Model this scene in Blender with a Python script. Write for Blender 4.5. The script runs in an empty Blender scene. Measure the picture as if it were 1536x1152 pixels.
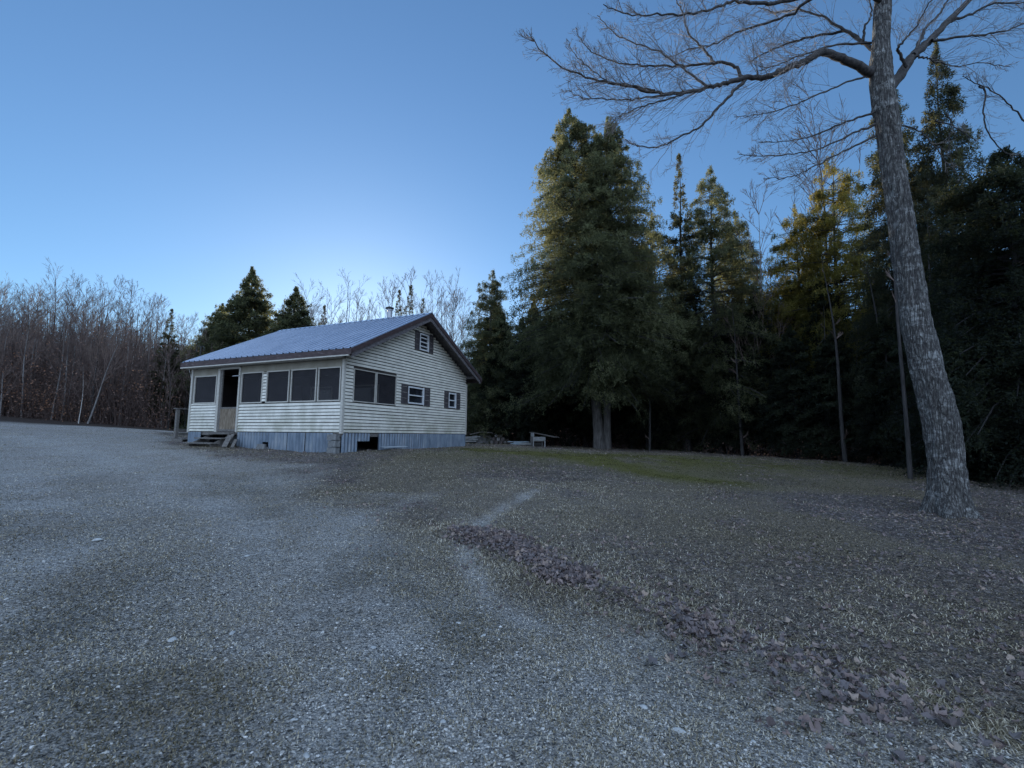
import bpy, math, random
import numpy as np
from mathutils import Vector, Matrix

random.seed(7)
RNG = np.random.default_rng(11)
R = math.radians
COL = bpy.context.scene.collection
scene = bpy.context.scene

# ------------------------------------------------------------------ camera
F = 707.0; CX, CY = 768.0, 576.0
EYE = 1.5
PITCH = math.atan(76 / F)
cam = bpy.data.cameras.new('camera'); co = bpy.data.objects.new('camera', cam); COL.objects.link(co)
cam.sensor_width = 36; cam.lens = 36 * F / 1536; cam.clip_start = .05; cam.clip_end = 3000
CM = Matrix.Rotation(R(90) + PITCH, 4, 'X') @ Matrix.Rotation(R(.55), 4, 'Z')
co.matrix_world = Matrix.Translation((0, 0, EYE)) @ CM
scene.camera = co

def P(px, py, d):
    v = CM.to_3x3() @ Vector(((px - CX) / F, -(py - CY) / F, -1))
    v *= d / v.y
    return np.array((v.x, v.y, v.z + EYE))

# ------------------------------------------------------------------ noise + terrain
def _h(ix, iy, s):
    n = (ix.astype(np.int64) * 374761393 + iy.astype(np.int64) * 668265263 + s * 1274126177) & 0xffffffff
    n = ((n ^ (n >> 13)) * 1274126177) & 0xffffffff
    return ((n ^ (n >> 16)) & 0xffff) / 65535.0
def vnoise(x, y, s=0):
    x = np.asarray(x, float); y = np.asarray(y, float)
    ix = np.floor(x); iy = np.floor(y); fx = x - ix; fy = y - iy
    fx = fx * fx * (3 - 2 * fx); fy = fy * fy * (3 - 2 * fy)
    a = _h(ix, iy, s); b = _h(ix + 1, iy, s); c = _h(ix, iy + 1, s); d = _h(ix + 1, iy + 1, s)
    return a + (b - a) * fx + (c - a) * fy + (a - b - c + d) * fx * fy
def fbm(x, y, s=0, o=4):
    t = 0; a = .5; n = 0
    for k in range(o):
        t = t + a * vnoise(x * 2 ** k, y * 2 ** k, s + k); n += a; a *= .5
    return t / n
def sstep(a, b, v):
    t = np.clip((v - a) / (b - a), 0, 1); return t * t * (3 - 2 * t)
def smin0(v, k=3.0):      # softplus
    return np.logaddexp(0, v / k) * k

def ground_base(x, y):
    x = np.asarray(x, float); y = np.asarray(y, float)
    f = np.where(y < 15, .05 * y, .75 + .15 * (1 - np.exp(-(y - 15) * .05 / .15)))
    f = np.where(y < 0, .02 * y, f)
    lat = np.where(x > 0, -.03 * np.minimum(x, 22), -.014 * np.maximum(x, -60))
    lat = lat + .045 * smin0(-x - 16, 2.5) * sstep(10, 30, y) * (x > -70)
    r = np.hypot(x, y)
    hill = .12 * smin0(r - 62, 6) * (y > -20)
    hill = np.where(r > 150, .12 * 88, hill)
    return f + lat + hill

def G(px, py):            # pixel -> ground point
    v = CM.to_3x3() @ Vector(((px - CX) / F, -(py - CY) / F, -1))
    lo, hi = .5, 120.
    for d in np.linspace(.8, 120, 1200):
        k = d / v.y
        if EYE + v.z * k < ground_base(v.x * k, d):
            return np.array((v.x * k, d))
    return np.array((v.x / v.y * 60, 60))

def polyd(x, y, pts):     # signed distance to a polyline (positive on its left), and distance
    best = np.full(np.shape(x), 1e9); sgn = np.zeros(np.shape(x)); par = np.zeros(np.shape(x))
    for i in range(len(pts) - 1):
        a, b = pts[i], pts[i + 1]; d = b - a; L2 = (d ** 2).sum()
        t = np.clip(((x - a[0]) * d[0] + (y - a[1]) * d[1]) / L2, 0, 1)
        dx = x - a[0] - t * d[0]; dy = y - a[1] - t * d[1]
        dd = np.hypot(dx, dy); s = np.sign(d[0] * dy - d[1] * dx)
        m = dd < best; best = np.where(m, dd, best); sgn = np.where(m, s, sgn); par = np.where(m, i + t, par)
    return best, sgn, par

BERM = np.array([G(*p) for p in ((1700, 1290), (1500, 1150), (1330, 1075), (1180, 1010), (1050, 955), (930, 900), (830, 860), (750, 815), (690, 795))])
RUT = np.array([G(*p) for p in ((800, 735), (745, 762), (705, 790), (698, 825), (715, 860), (748, 900), (790, 930))])
RUT2 = np.array([G(*p) for p in ((640, 742), (560, 775), (500, 800), (440, 860), (420, 960))])
EDGE = np.array([G(*p) for p in ((1900, 1500), (1440, 1150), (1200, 1085), (950, 960), (800, 905), (690, 840), (600, 770), (480, 715), (380, 690), (270, 672), (240, 652))])
EDGE = np.vstack([EDGE, np.array([[-20, 26], [-22, 33], [-26, 37]])])

TR = [np.array([G(*p) for p in L]) for L in (((640, 1250), (600, 1130), (520, 950), (430, 850), (320, 765), (200, 705), (100, 668), (0, 652)), ((-100, 1000), (40, 900), (60, 800), (40, 730), (0, 690)), ((300, 695), (180, 672), (60, 655), (-60, 650)))]
TD = [np.array([G(*p) for p in L]) for L in (((300, 1250), (260, 1080), (200, 960), (110, 860), (0, 790)), ((820, 1250), (760, 1120), (640, 960), (540, 860), (430, 780), (320, 720)))]
def masks(x, y):
    wx = x + (fbm(x * .9, y * .9, 101) - .5) * .8; wy = y + (fbm(x * .9 + 9, y * .9, 103) - .5) * .8; rr_ = np.hypot(x, y)
    track = 0; dark = 0
    for T in TR: track = np.maximum(track, np.exp(-(polyd(wx, wy, T)[0] / (.24 + .024 * rr_)) ** 2))
    for T in TD: dark = np.maximum(dark, np.exp(-(polyd(wx, wy, T)[0] / (.34 + .03 * rr_)) ** 2))
    track = track * (.55 + .7 * sstep(.38, .6, fbm(x * 1.5, y * 1.5, 107))); dark = dark * (.3 + 1.0 * sstep(.4, .6, fbm(x * 1.2, y * 1.2, 109)))
    d, s, par = polyd(x, y, EDGE)
    sd = d * s                                  # positive = drive side
    wob = (fbm(x * .6, y * .6, 5) - .5) * 2.2 + (fbm(x * 3, y * 3, 15) - .5) * .9
    drive = sstep(-.7, .8, sd + wob)
    bd, bs, bp = polyd(x, y, BERM)
    berm = np.exp(-(bd / .27) ** 2)
    rd, _, _ = polyd(x, y, RUT); r2, _, _ = polyd(x, y, RUT2)
    rut = np.clip(np.exp(-(rd / .13) ** 2) * (.35 + .8 * sstep(.35, .6, fbm(x * 3, y * 3, 121))) + .4 * np.exp(-(r2 / .3) ** 2), 0, 1)
    leafn = fbm(x * .45, y * .45, 31)
    leaf = (1 - drive) * sstep(.40, .62, leafn + .010 * np.clip(x, 0, 14) + .006 * np.clip(y - 6, -6, 12))
    mc = G(1010, 690)
    moss = np.exp(-(((x - mc[0]) / 8) ** 2 + ((y - mc[1]) / 4.0) ** 2)) * sstep(.3, .62, fbm(x * .5, y * .5, 44) * .6 + fbm(x * 2.5, y * 2.5, 46) * .5 + .02)
    d3, _, _ = polyd(x, y, np.array([G(700, 676), G(860, 688), G(1000, 712), G(1090, 722)]))  # yellowish sunlit streak, painted in through the moss mask
    moss = np.clip(moss + .8 * np.exp(-(d3 / .8) ** 2), 0, 1)
    leaf = leaf * (1 - .75 * moss)
    leaf = leaf * (.55 + .45 * sstep(4.5, 10, np.hypot(x, y)))
    strip = np.exp(-((bd - .04) / .19) ** 2) * np.where(bp > 4.8, 1., np.where((bp > 3.6) & (bp < 4.2), .5, np.where((bp > 1) & (bp < 2.3), .5, .1))) * sstep(.35, .5, fbm(x * 1.7, y * 1.7, 97))
    leaf = np.maximum(leaf, strip); drive = drive * (1 - .8 * strip)
    litter = sstep(0, 5, y - (27 - .82 * np.maximum(x - 9, 0)) - 1) * (x > -1) + sstep(31, 36, y) * (x > -9)
    litter = np.clip(litter + sstep(34, 37, np.hypot(x * .75, y)) * (x <= -9), 0, 1)
    frost = np.clip(fbm(x * .35 + 7, y * .35, 61) * .9 + .25 * drive + rut * .8 + .55 * drive * sstep(8, 17, np.hypot(x, y)), 0, 1) * (1 - .85 * moss) * (1 - .4 * sstep(.5, 5, x - .12 * y + .5) * (1 - rut))  # frost cover; its cut on the right paints in the wood's shade
    return dict(drive=drive, berm=berm, rut=rut, leaf=leaf, moss=moss, litter=litter, strip=strip, frost=frost * (1 - .35 * (1 - drive) * (1 - rut)), bd=bd, sd=sd, track=np.clip(np.maximum(track * drive * .95, rut * .7), 0, 1), dark=np.clip(dark, 0, 1) * drive)

def ground_z(x, y):
    x = np.asarray(x, float); y = np.asarray(y, float)
    z = ground_base(x, y)
    r = np.hypot(x, y)
    z = z + (fbm(x * .25, y * .25, 3) - .5) * .22 * sstep(3, 14, r) + (fbm(x * 1.3, y * 1.3, 9) - .5) * .09 + (fbm(x * 5, y * 5, 19, 3) - .5) * .03
    near = r < 40
    if np.any(near):
        bd, _, bp = polyd(x, y, BERM)
        z = z + .02 * np.exp(-(bd / .3) ** 2) - .05 * np.exp(-((bd - .5) / .35) ** 2)
        rd, _, _ = polyd(x, y, RUT)
        z = z - .05 * np.exp(-(rd / .18) ** 2)
    return z
def gz(x, y): return float(ground_z(np.array([x]), np.array([y]))[0])

# ------------------------------------------------------------------ materials
def new_mat(name):
    m = bpy.data.materials.new(name); m.use_nodes = True
    nt = m.node_tree; b = nt.nodes['Principled BSDF']
    return m, nt, b
def node(nt, t, **kw):
    n = nt.nodes.new(t)
    for k, v in kw.items():
        if k.startswith('i_'):
            n.inputs[k[2:].replace('_', ' ')].default_value = v
        else: setattr(n, k, v)
    return n
def ramp(nt, stops, fac):
    n = nt.nodes.new('ShaderNodeValToRGB'); e = n.color_ramp.elements
    while len(e) < len(stops): e.new(.5)
    for i, (p, c) in enumerate(stops):
        e[i].position = p; e[i].color = (*c, 1) if len(c) == 3 else c
    nt.links.new(fac, n.inputs['Fac']); return n.outputs['Color']
def mixc(nt, fac, a, b, mode='MIX'):
    n = nt.nodes.new('ShaderNodeMix'); n.data_type = 'RGBA'; n.blend_type = mode
    for sock, v in ((n.inputs[0], fac), (n.inputs[6], a), (n.inputs[7], b)):
        if isinstance(v, bpy.types.NodeSocket): nt.links.new(v, sock)
        elif isinstance(v, (int, float)): sock.default_value = v
        else: sock.default_value = (*v, 1)
    return n.outputs[2]
def coords(nt, scale=(1, 1, 1), kind='Object'):
    tc = nt.nodes.new('ShaderNodeTexCoord'); mp = nt.nodes.new('ShaderNodeMapping')
    mp.inputs['Scale'].default_value = scale; nt.links.new(tc.outputs[kind], mp.inputs['Vector']); return mp.outputs[0]
def noise(nt, vec, scale, detail=4, rough=.55):
    n = nt.nodes.new('ShaderNodeTexNoise'); n.inputs['Scale'].default_value = scale
    n.inputs['Detail'].default_value = detail; n.inputs['Roughness'].default_value = rough
    nt.links.new(vec, n.inputs['Vector']); return n.outputs['Fac']
def bump(nt, b, h, strength=.5, dist=.02):
    n = nt.nodes.new('ShaderNodeBump'); n.inputs['Strength'].default_value = strength; n.inputs['Distance'].default_value = dist
    nt.links.new(h, n.inputs['Height']); nt.links.new(n.outputs[0], b.inputs['Normal'])
def simple(name, stops, scale=(1, 1, 1), ns=8, rough=.8, metal=0, bs=.3, bd=.01, detail=5, spec=.3):
    m, nt, b = new_mat(name); v = coords(nt, scale); n = noise(nt, v, ns, detail)
    nt.links.new(ramp(nt, stops, n), b.inputs['Base Color'])
    b.inputs['Roughness'].default_value = rough; b.inputs['Metallic'].default_value = metal
    b.inputs['Specular IOR Level'].default_value = spec
    if bs: bump(nt, b, n, bs, bd)
    return m
def attr_mat(name, stops, rough=.8, transl=0, tcol=None, attr='var', frost=0):
    m, nt, b = new_mat(name)
    a = node(nt, 'ShaderNodeAttribute', attribute_name=attr)
    c = ramp(nt, stops, a.outputs['Fac'])
    if frost:
        g = node(nt, 'ShaderNodeNewGeometry'); sp = node(nt, 'ShaderNodeSeparateXYZ'); nt.links.new(g.outputs['Normal'], sp.inputs[0])
        n = noise(nt, coords(nt), 9, 5)
        mm = node(nt, 'ShaderNodeMath', operation='MULTIPLY'); nt.links.new(n, mm.inputs[0]); mm.inputs[1].default_value = frost
        c = mixc(nt, mm.outputs[0], c, (.55, .55, .57))
    nt.links.new(c, b.inputs['Base Color']); b.inputs['Roughness'].default_value = rough
    b.inputs['Specular IOR Level'].default_value = .2
    if transl:
        t = node(nt, 'ShaderNodeBsdfTranslucent')
        if tcol: nt.links.new(mixc(nt, .6, c, tcol), t.inputs[0])
        else: nt.links.new(c, t.inputs[0])
        mx = node(nt, 'ShaderNodeMixShader'); mx.inputs[0].default_value = transl
        nt.links.new(b.outputs[0], mx.inputs[1]); nt.links.new(t.outputs[0], mx.inputs[2])
        nt.links.new(mx.outputs[0], nt.nodes['Material Output'].inputs[0])
    return m

M = {}
M['hemlock'] = attr_mat('hemlock_needles', [(0, (.003, .005, .006)), (.5, (.007, .012, .009)), (.8, (.026, .033, .019)), (1, (.14, .145, .08))], .7, .5, (.36, .37, .17))
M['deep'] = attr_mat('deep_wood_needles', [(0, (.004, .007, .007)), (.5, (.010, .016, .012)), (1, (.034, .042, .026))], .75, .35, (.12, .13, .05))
M['spruce'] = attr_mat('spruce_needles', [(0, (.003, .006, .006)), (.5, (.010, .016, .013)), (1, (.07, .078, .052))], .7, .4, (.26, .25, .10))
M['golden'] = attr_mat('sunlit_cedar_needles', [(0, (.015, .020, .008)), (.5, (.055, .058, .018)), (1, (.18, .165, .05))], .7, .55, (.46, .38, .08))  # gold of the sunlight is painted into the needle colour
M['bark_dark'] = simple('dark_bark', [(.3, (.018, .017, .017)), (.7, (.06, .056, .055))], (1, 1, .18), 14, .9, bs=.8, bd=.03)
M['bark_grey'] = simple('grey_bark', [(.3, (.10, .092, .09)), (.7, (.26, .245, .235))], (1, 1, .25), 9, .9, bs=.5)
M['bark_mid'] = simple('brown_grey_bark', [(.3, (.045, .040, .038)), (.7, (.15, .138, .13))], (1, 1, .2), 12, .9, bs=.7, bd=.03)
M['bark_pale'] = simple('pale_birch_bark', [(.3, (.25, .235, .22)), (.6, (.52, .50, .47))], (1, 1, 2.2), 5, .7, bs=.2)
M['twig'] = simple('twig_bark', [(.3, (.075, .052, .046)), (.7, (.19, .14, .12))], ns=3, bs=0)
M['brush_leaf'] = attr_mat('brush_leaves', [(0, (.070, .054, .050)), (.6, (.16, .11, .095)), (1, (.34, .18, .11))], .8, .2)
M['far_twig'] = attr_mat('far_wood_twigs', [(0, (.07, .055, .055)), (1, (.18, .145, .135))], .9)

# ------------------------------------------------------------------ mesh builder
class MB:
    def __init__(s): s.v = []; s.q = []; s.t = []; s.a = []; s.n = 0
    def add(s, v, q=None, t=None, a=None):
        v = np.asarray(v, float).reshape(-1, 3)
        if q is not None and len(q): s.q.append(np.asarray(q, int).reshape(-1, 4) + s.n)
        if t is not None and len(t): s.t.append(np.asarray(t, int).reshape(-1, 3) + s.n)
        s.a.append(np.full(len(v), .5) if a is None else np.broadcast_to(np.asarray(a, float), (len(v),)))
        s.v.append(v); s.n += len(v)
    def box(s, x0, x1, y0, y1, z0, z1, m=None):
        v = np.array([(x, y, z) for z in (z0, z1) for x, y in ((x0, y0), (x1, y0), (x1, y1), (x0, y1))], float)
        if m is not None: v = v @ np.array(m.to_3x3()).T + np.array(m.translation)
        s.add(v, [(3, 2, 1, 0), (4, 5, 6, 7), (0, 1, 5, 4), (1, 2, 6, 5), (2, 3, 7, 6), (3, 0, 4, 7)])
    def bar(s, a, b, w, h, up=(0, 0, 1)):       # box along a->b
        a = np.array(a, float); b = np.array(b, float); d = b - a; L = np.linalg.norm(d); d /= L
        u = np.array(up, float); sd = np.cross(d, u); sd /= np.linalg.norm(sd); u = np.cross(sd, d)
        v = [p + sd * i * w / 2 + u * j * h / 2 for p in (a, b) for i, j in ((-1, -1), (1, -1), (1, 1), (-1, 1))]
        s.add(v, [(3, 2, 1, 0), (4, 5, 6, 7), (0, 1, 5, 4), (1, 2, 6, 5), (2, 3, 7, 6), (3, 0, 4, 7)])
    def prism(s, poly, ext):                     # planar polygon (convex quad/tri strips) extruded by vector
        p = np.array(poly, float); e = np.array(ext, float); n = len(p)
        v = np.vstack([p, p + e]); q = [(i, (i + 1) % n, (i + 1) % n + n, i + n) for i in range(n)]
        t = [(0, i + 1, i) for i in range(1, n - 1)] + [(n, n + i, n + i + 1) for i in range(1, n - 1)]
        s.add(v, q, t)
    def tube(s, pts, rad, k=4, a=None, cap=False, dispf=None):
        pts = np.asarray(pts, float); n = len(pts); rad = np.broadcast_to(np.asarray(rad, float), (n,))
        d = np.gradient(pts, axis=0); d /= np.linalg.norm(d, axis=1)[:, None] + 1e-9
        ref = np.array((1., 0, 0)) if abs(d[:, 0]).mean() < .6 else np.array((0, 1., 0))
        u = np.cross(d, ref); u /= np.linalg.norm(u, axis=1)[:, None] + 1e-9; w = np.cross(d, u)
        th = np.arange(k) / k * 2 * np.pi
        rr = rad[:, None] * np.ones(k)
        if dispf is not None: rr = dispf(rr, th)
        v = pts[:, None] + rr[..., None] * (np.cos(th)[None, :, None] * u[:, None] + np.sin(th)[None, :, None] * w[:, None])
        i = np.arange(n - 1)[:, None] * k; j = np.arange(k)[None]; j2 = (j + 1) % k
        q = np.stack([i + j, i + j2, i + k + j2, i + k + j], -1).reshape(-1, 4)
        t = None
        if cap:
            t = [((n - 1) * k, (n - 1) * k + m, (n - 1) * k + m + 1) for m in range(1, k - 1)] + [(0, m + 1, m) for m in range(1, k - 1)]
        s.add(v.reshape(-1, 3), q, t, a)
    def mesh(s, name, mat, smooth=False):
        v = np.vstack(s.v) if s.v else np.zeros((0, 3))
        q = np.vstack(s.q) if s.q else np.zeros((0, 4), int); t = np.vstack(s.t) if s.t else np.zeros((0, 3), int)
        me = bpy.data.meshes.new(name)
        me.vertices.add(len(v)); me.vertices.foreach_set('co', v.astype(np.float32).ravel())
        nl = q.size + t.size; me.loops.add(nl)
        me.loops.foreach_set('vertex_index', np.concatenate([q.ravel(), t.ravel()]).astype(np.int32))
        npoly = len(q) + len(t); me.polygons.add(npoly)
        st = np.concatenate([np.arange(len(q)) * 4, q.size + np.arange(len(t)) * 3]).astype(np.int32)
        me.polygons.foreach_set('loop_start', st)
        me.polygons.foreach_set('use_smooth', np.full(npoly, smooth))
        me.materials.append(mat)
        at = me.attributes.new('var', 'FLOAT', 'POINT')
        at.data.foreach_set('value', np.concatenate(s.a).astype(np.float32) if s.a else np.zeros(0, np.float32))
        me.update(calc_edges=True)
        return me
    def build(s, name, mat, parent=None, smooth=False):
        o = bpy.data.objects.new(name, s.mesh(name, mat, smooth)); COL.objects.link(o)
        if parent is not None: o.parent = parent
        return o

def tag(o, label=None, cat=None, group=None, kind=None):
    if label: o['label'] = label
    if cat: o['category'] = cat
    if group: o['group'] = group
    if kind: o['kind'] = kind
    return o
def empty(name, loc=(0, 0, 0), rz=0):
    o = bpy.data.objects.new(name, None); COL.objects.link(o); o.location = loc; o.rotation_euler = (0, 0, rz)
    o.empty_display_size = .3
    return o
def copy_tree(o, parent=None):
    c = o.copy(); COL.objects.link(c); c.parent = parent
    for ch in list(o.children): copy_tree(ch, c)
    return c


# ------------------------------------------------------------------ light and sky
SUN_AZ = R(-18); SUN_EL = R(10.3)
w = bpy.data.worlds.new('World'); scene.world = w; w.use_nodes = True
nt = w.node_tree; bg = nt.nodes['Background']
sky = node(nt, 'ShaderNodeTexSky', sky_type='NISHITA', sun_disc=False, sun_elevation=SUN_EL, sun_rotation=SUN_AZ,
           air_density=1.0, dust_density=.2, ozone_density=3.5)
gm = node(nt, 'ShaderNodeGamma'); gm.inputs[1].default_value = .80; nt.links.new(sky.outputs[0], gm.inputs[0])   # softer sky gradient
clear = mixc(nt, 1.0, gm.outputs[0], (.64, .80, .955), 'MULTIPLY')
# added fill: unseen bright half of the sky behind the camera, lifting shaded surfaces
tc = node(nt, 'ShaderNodeTexCoord'); sx = node(nt, 'ShaderNodeSeparateXYZ'); nt.links.new(tc.outputs['Generated'], sx.inputs[0])
cf = node(nt, 'ShaderNodeMapRange', interpolation_type='SMOOTHSTEP'); nt.links.new(sx.outputs[1], cf.inputs[0])
cf.inputs[1].default_value = .30; cf.inputs[2].default_value = -.30; cf.inputs[3].default_value = 0; cf.inputs[4].default_value = 1
cn = noise(nt, tc.outputs['Generated'], 2.6, 6, .6)
cm = node(nt, 'ShaderNodeMath', operation='MULTIPLY'); nt.links.new(cf.outputs[0], cm.inputs[0]); nt.links.new(ramp(nt, [(.35, (.45, .45, .45)), (.6, (1, 1, 1))], cn), cm.inputs[1])
nt.links.new(mixc(nt, cm.outputs[0], clear, (4.35, 5.75, 8.0)), bg.inputs[0])
bg.inputs[1].default_value = .15
sl = bpy.data.lights.new('sun', 'SUN'); sl.energy = 5.0; sl.angle = R(.5); sl.color = (1, .86, .66)
so = bpy.data.objects.new('sun', sl); COL.objects.link(so)
sd_ = Vector((math.sin(SUN_AZ) * math.cos(SUN_EL), math.cos(SUN_AZ) * math.cos(SUN_EL), math.sin(SUN_EL)))
so.rotation_euler = sd_.to_track_quat('Z', 'Y').to_euler(); so.location = (0, 0, 30)
scene.view_settings.view_transform = 'Standard'; scene.view_settings.look = 'None'
scene.view_settings.exposure = .85; scene.view_settings.gamma = 1
scene.render.engine = 'CYCLES'

# ------------------------------------------------------------------ ground
def gmat():
    m, nt, b = new_mat('frosted_ground')
    a = node(nt, 'ShaderNodeAttribute', attribute_name='m1'); sp = node(nt, 'ShaderNodeSeparateColor'); nt.links.new(a.outputs['Color'], sp.inputs[0])
    a2 = node(nt, 'ShaderNodeAttribute', attribute_name='m2'); sp2 = node(nt, 'ShaderNodeSeparateColor'); nt.links.new(a2.outputs['Color'], sp2.inputs[0])
    drive, leaf, moss = sp.outputs[0], sp.outputs[1], sp.outputs[2]
    frost, litter, rut = sp2.outputs[0], sp2.outputs[1], sp2.outputs[2]
    v = coords(nt)
    vo = node(nt, 'ShaderNodeTexVoronoi'); vo.inputs['Scale'].default_value = 55; nt.links.new(v, vo.inputs['Vector'])
    vsep = node(nt, 'ShaderNodeSeparateColor'); nt.links.new(vo.outputs['Color'], vsep.inputs[0])
    fine = noise(nt, v, 60, 5, .7); mid = noise(nt, v, 9, 6, .65); big = noise(nt, v, .8, 5, .6)
    vb = node(nt, 'ShaderNodeTexVoronoi'); vb.inputs['Scale'].default_value = 22; nt.links.new(v, vb.inputs['Vector'])
    vbs = node(nt, 'ShaderNodeSeparateColor'); nt.links.new(vb.outputs['Color'], vbs.inputs[0])
    grav = ramp(nt, [(.0, (.08, .076, .068)), (.45, (.28, .27, .245)), (.8, (.48, .46, .43)), (1, (.66, .64, .60))], vsep.outputs[0])
    gsm = noise(nt, v, 28, 5, .75)
    grav = mixc(nt, ramp(nt, [(.42, (0, 0, 0)), (.62, (1, 1, 1))], mid), grav, (.36, .345, .32))
    grass = ramp(nt, [(.3, (.07, .056, .038)), (.5, (.23, .18, .12)), (.7, (.46, .38, .27))], fine)
    lf = ramp(nt, [(.0, (.03, .02, .019)), (.5, (.13, .092, .082)), (.85, (.26, .21, .19)), (1, (.42, .37, .36))], vbs.outputs[0])
    mossc = ramp(nt, [(.3, (.04, .042, .010)), (.7, (.19, .175, .04))], fine)
    litc = ramp(nt, [(.2, (.018, .014, .013)), (.8, (.075, .055, .045))], mid)
    c = mixc(nt, drive, grass, grav)
    dk = mixc(nt, 1.0, ramp(nt, [(.40, (.10, .10, .10)), (.54, (1, 1, 1))], gsm), ramp(nt, [(.36, (.25, .25, .25)), (.56, (1, 1, 1))], noise(nt, v, 90, 3, .8)), 'MULTIPLY')  # dark speckle: shade in the gaps between pebbles, put into the colour
    trk = node(nt, 'ShaderNodeAttribute', attribute_name='m3'); tsp = node(nt, 'ShaderNodeSeparateColor'); nt.links.new(trk.outputs['Color'], tsp.inputs[0])
    c = mixc(nt, tsp.outputs[0], c, ramp(nt, [(.3, (.34, .335, .32)), (.7, (.66, .65, .63))], fine))
    dm = node(nt, 'ShaderNodeMath', operation='MULTIPLY'); dm.inputs[1].default_value = .5; nt.links.new(tsp.outputs[1], dm.inputs[0])
    c = mixc(nt, dm.outputs[0], c, ramp(nt, [(.3, (.05, .047, .04)), (.7, (.20, .19, .155))], fine))
    mgr = node(nt, 'ShaderNodeMath', operation='MULTIPLY'); nt.links.new(ramp(nt, [(.45, (0, 0, 0)), (.6, (.8, .8, .8))], big), mgr.inputs[0]); nt.links.new(ramp(nt, [(.35, (0, 0, 0)), (.6, (1, 1, 1))], mid), mgr.inputs[1])
    c = mixc(nt, mgr.outputs[0], c, grass)
    c = mixc(nt, leaf, c, lf)
    c = mixc(nt, 1.0, c, dk, 'MULTIPLY')
    c = mixc(nt, moss, c, mossc)
    c = mixc(nt, litter, c, litc)
    fr = node(nt, 'ShaderNodeMath', operation='MULTIPLY'); nt.links.new(frost, fr.inputs[0])
    nt.links.new(ramp(nt, [(.40, (0, 0, 0)), (.75, (1, 1, 1))], fine), fr.inputs[1])
    lm = node(nt, 'ShaderNodeMath', operation='SUBTRACT'); lm.inputs[0].default_value = 1; nt.links.new(litter, lm.inputs[1])
    fr2 = node(nt, 'ShaderNodeMath', operation='MULTIPLY'); nt.links.new(fr.outputs[0], fr2.inputs[0]); nt.links.new(lm.outputs[0], fr2.inputs[1])
    c = mixc(nt, fr2.outputs[0], c, (.70, .68, .65))
    nt.links.new(c, b.inputs['Base Color']); b.inputs['Roughness'].default_value = .9; b.inputs['Specular IOR Level'].default_value = .2
    h = node(nt, 'ShaderNodeMath', operation='ADD'); nt.links.new(fine, h.inputs[0])
    h2 = node(nt, 'ShaderNodeMath', operation='MULTIPLY'); nt.links.new(vo.outputs['Distance'], h2.inputs[0]); h2.inputs[1].default_value = -1.2
    nt.links.new(h2.outputs[0], h.inputs[1])
    h3 = node(nt, 'ShaderNodeMath', operation='ADD'); nt.links.new(h.outputs[0], h3.inputs[0]); nt.links.new(mid, h3.inputs[1])
    bump(nt, b, h3.outputs[0], .9, .035)
    return m
M['ground'] = gmat()

def axis(lo, hi, c, s0, g):
    out = [c]; s = s0; v = c
    while v < hi: v += s; out.append(v); s = min(s * g, 60)
    s = s0; v = c; left = []
    while v > lo: v -= s; left.append(v); s = min(s * g, 60)
    return np.array(left[::-1] + out)
xs = axis(-900, 900, 1, .05, 1.012); ys = np.concatenate([axis(-300, 1200, 3.2, .05, 1.012)])
XX, YY = np.meshgrid(xs, ys); xf = XX.ravel(); yf = YY.ravel()
zf = ground_z(xf, yf); mk = masks(xf, yf)
nx, ny = len(xs), len(ys)
ii, jj = np.meshgrid(np.arange(nx - 1), np.arange(ny - 1))
base = (jj * nx + ii).ravel(); quads = np.stack([base, base + 1, base + nx + 1, base + nx], 1)
qc_x = xf[quads].mean(1); qc_y = yf[quads].mean(1)
mq = masks(qc_x, qc_y)
is_dr = (mq['drive'] > .5) & (np.hypot(qc_x, qc_y) < 70) & (mq['litter'] < .5) & (qc_y > -40)
def ground_obj(name, sel):
    q = quads[sel]; used, inv = np.unique(q, return_inverse=True)
    mb = MB(); mb.add(np.stack([xf[used], yf[used], zf[used]], 1), inv.reshape(-1, 4))
    o = mb.build(name, M['ground'], smooth=True); me = o.data
    for an, ks in (('m1', ('drive', 'leaf', 'moss')), ('m2', ('frost', 'litter', 'rut')), ('m3', ('track', 'dark'))):
        at = me.attributes.new(an, 'FLOAT_COLOR', 'POINT')
        c = np.ones((len(used), 4), np.float32)
        for i, k in enumerate(ks): c[:, i] = mk[k][used]
        at.data.foreach_set('color', c.ravel())
    tag(o, kind='structure'); return o
ground_obj('driveway', is_dr); ground_obj('ground', ~is_dr)

# house footprint, world frame
HC = np.array((-5.5, 15.3)); HU = np.array((-.912, .41)); HV = np.array((.413, .911))
def in_house(x, y, m=.0):
    dx = x - HC[0]; dy = y - HC[1]; a = dx * HV[0] + dy * HV[1]; b = dx * HU[0] + dy * HU[1]
    return (a > -m) & (a < 8 + m) & (b > -m) & (b < 7.85 + m)

def sample(n, d0, d1, half=62, power=1.0):
    # more of them where they are near; radial distance log-uniform
    u = RNG.random(n); r = d0 * (d1 / d0) ** (u ** power)
    a = np.radians(RNG.uniform(-half, half, n)); return r * np.sin(a), r * np.cos(a), r

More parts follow.
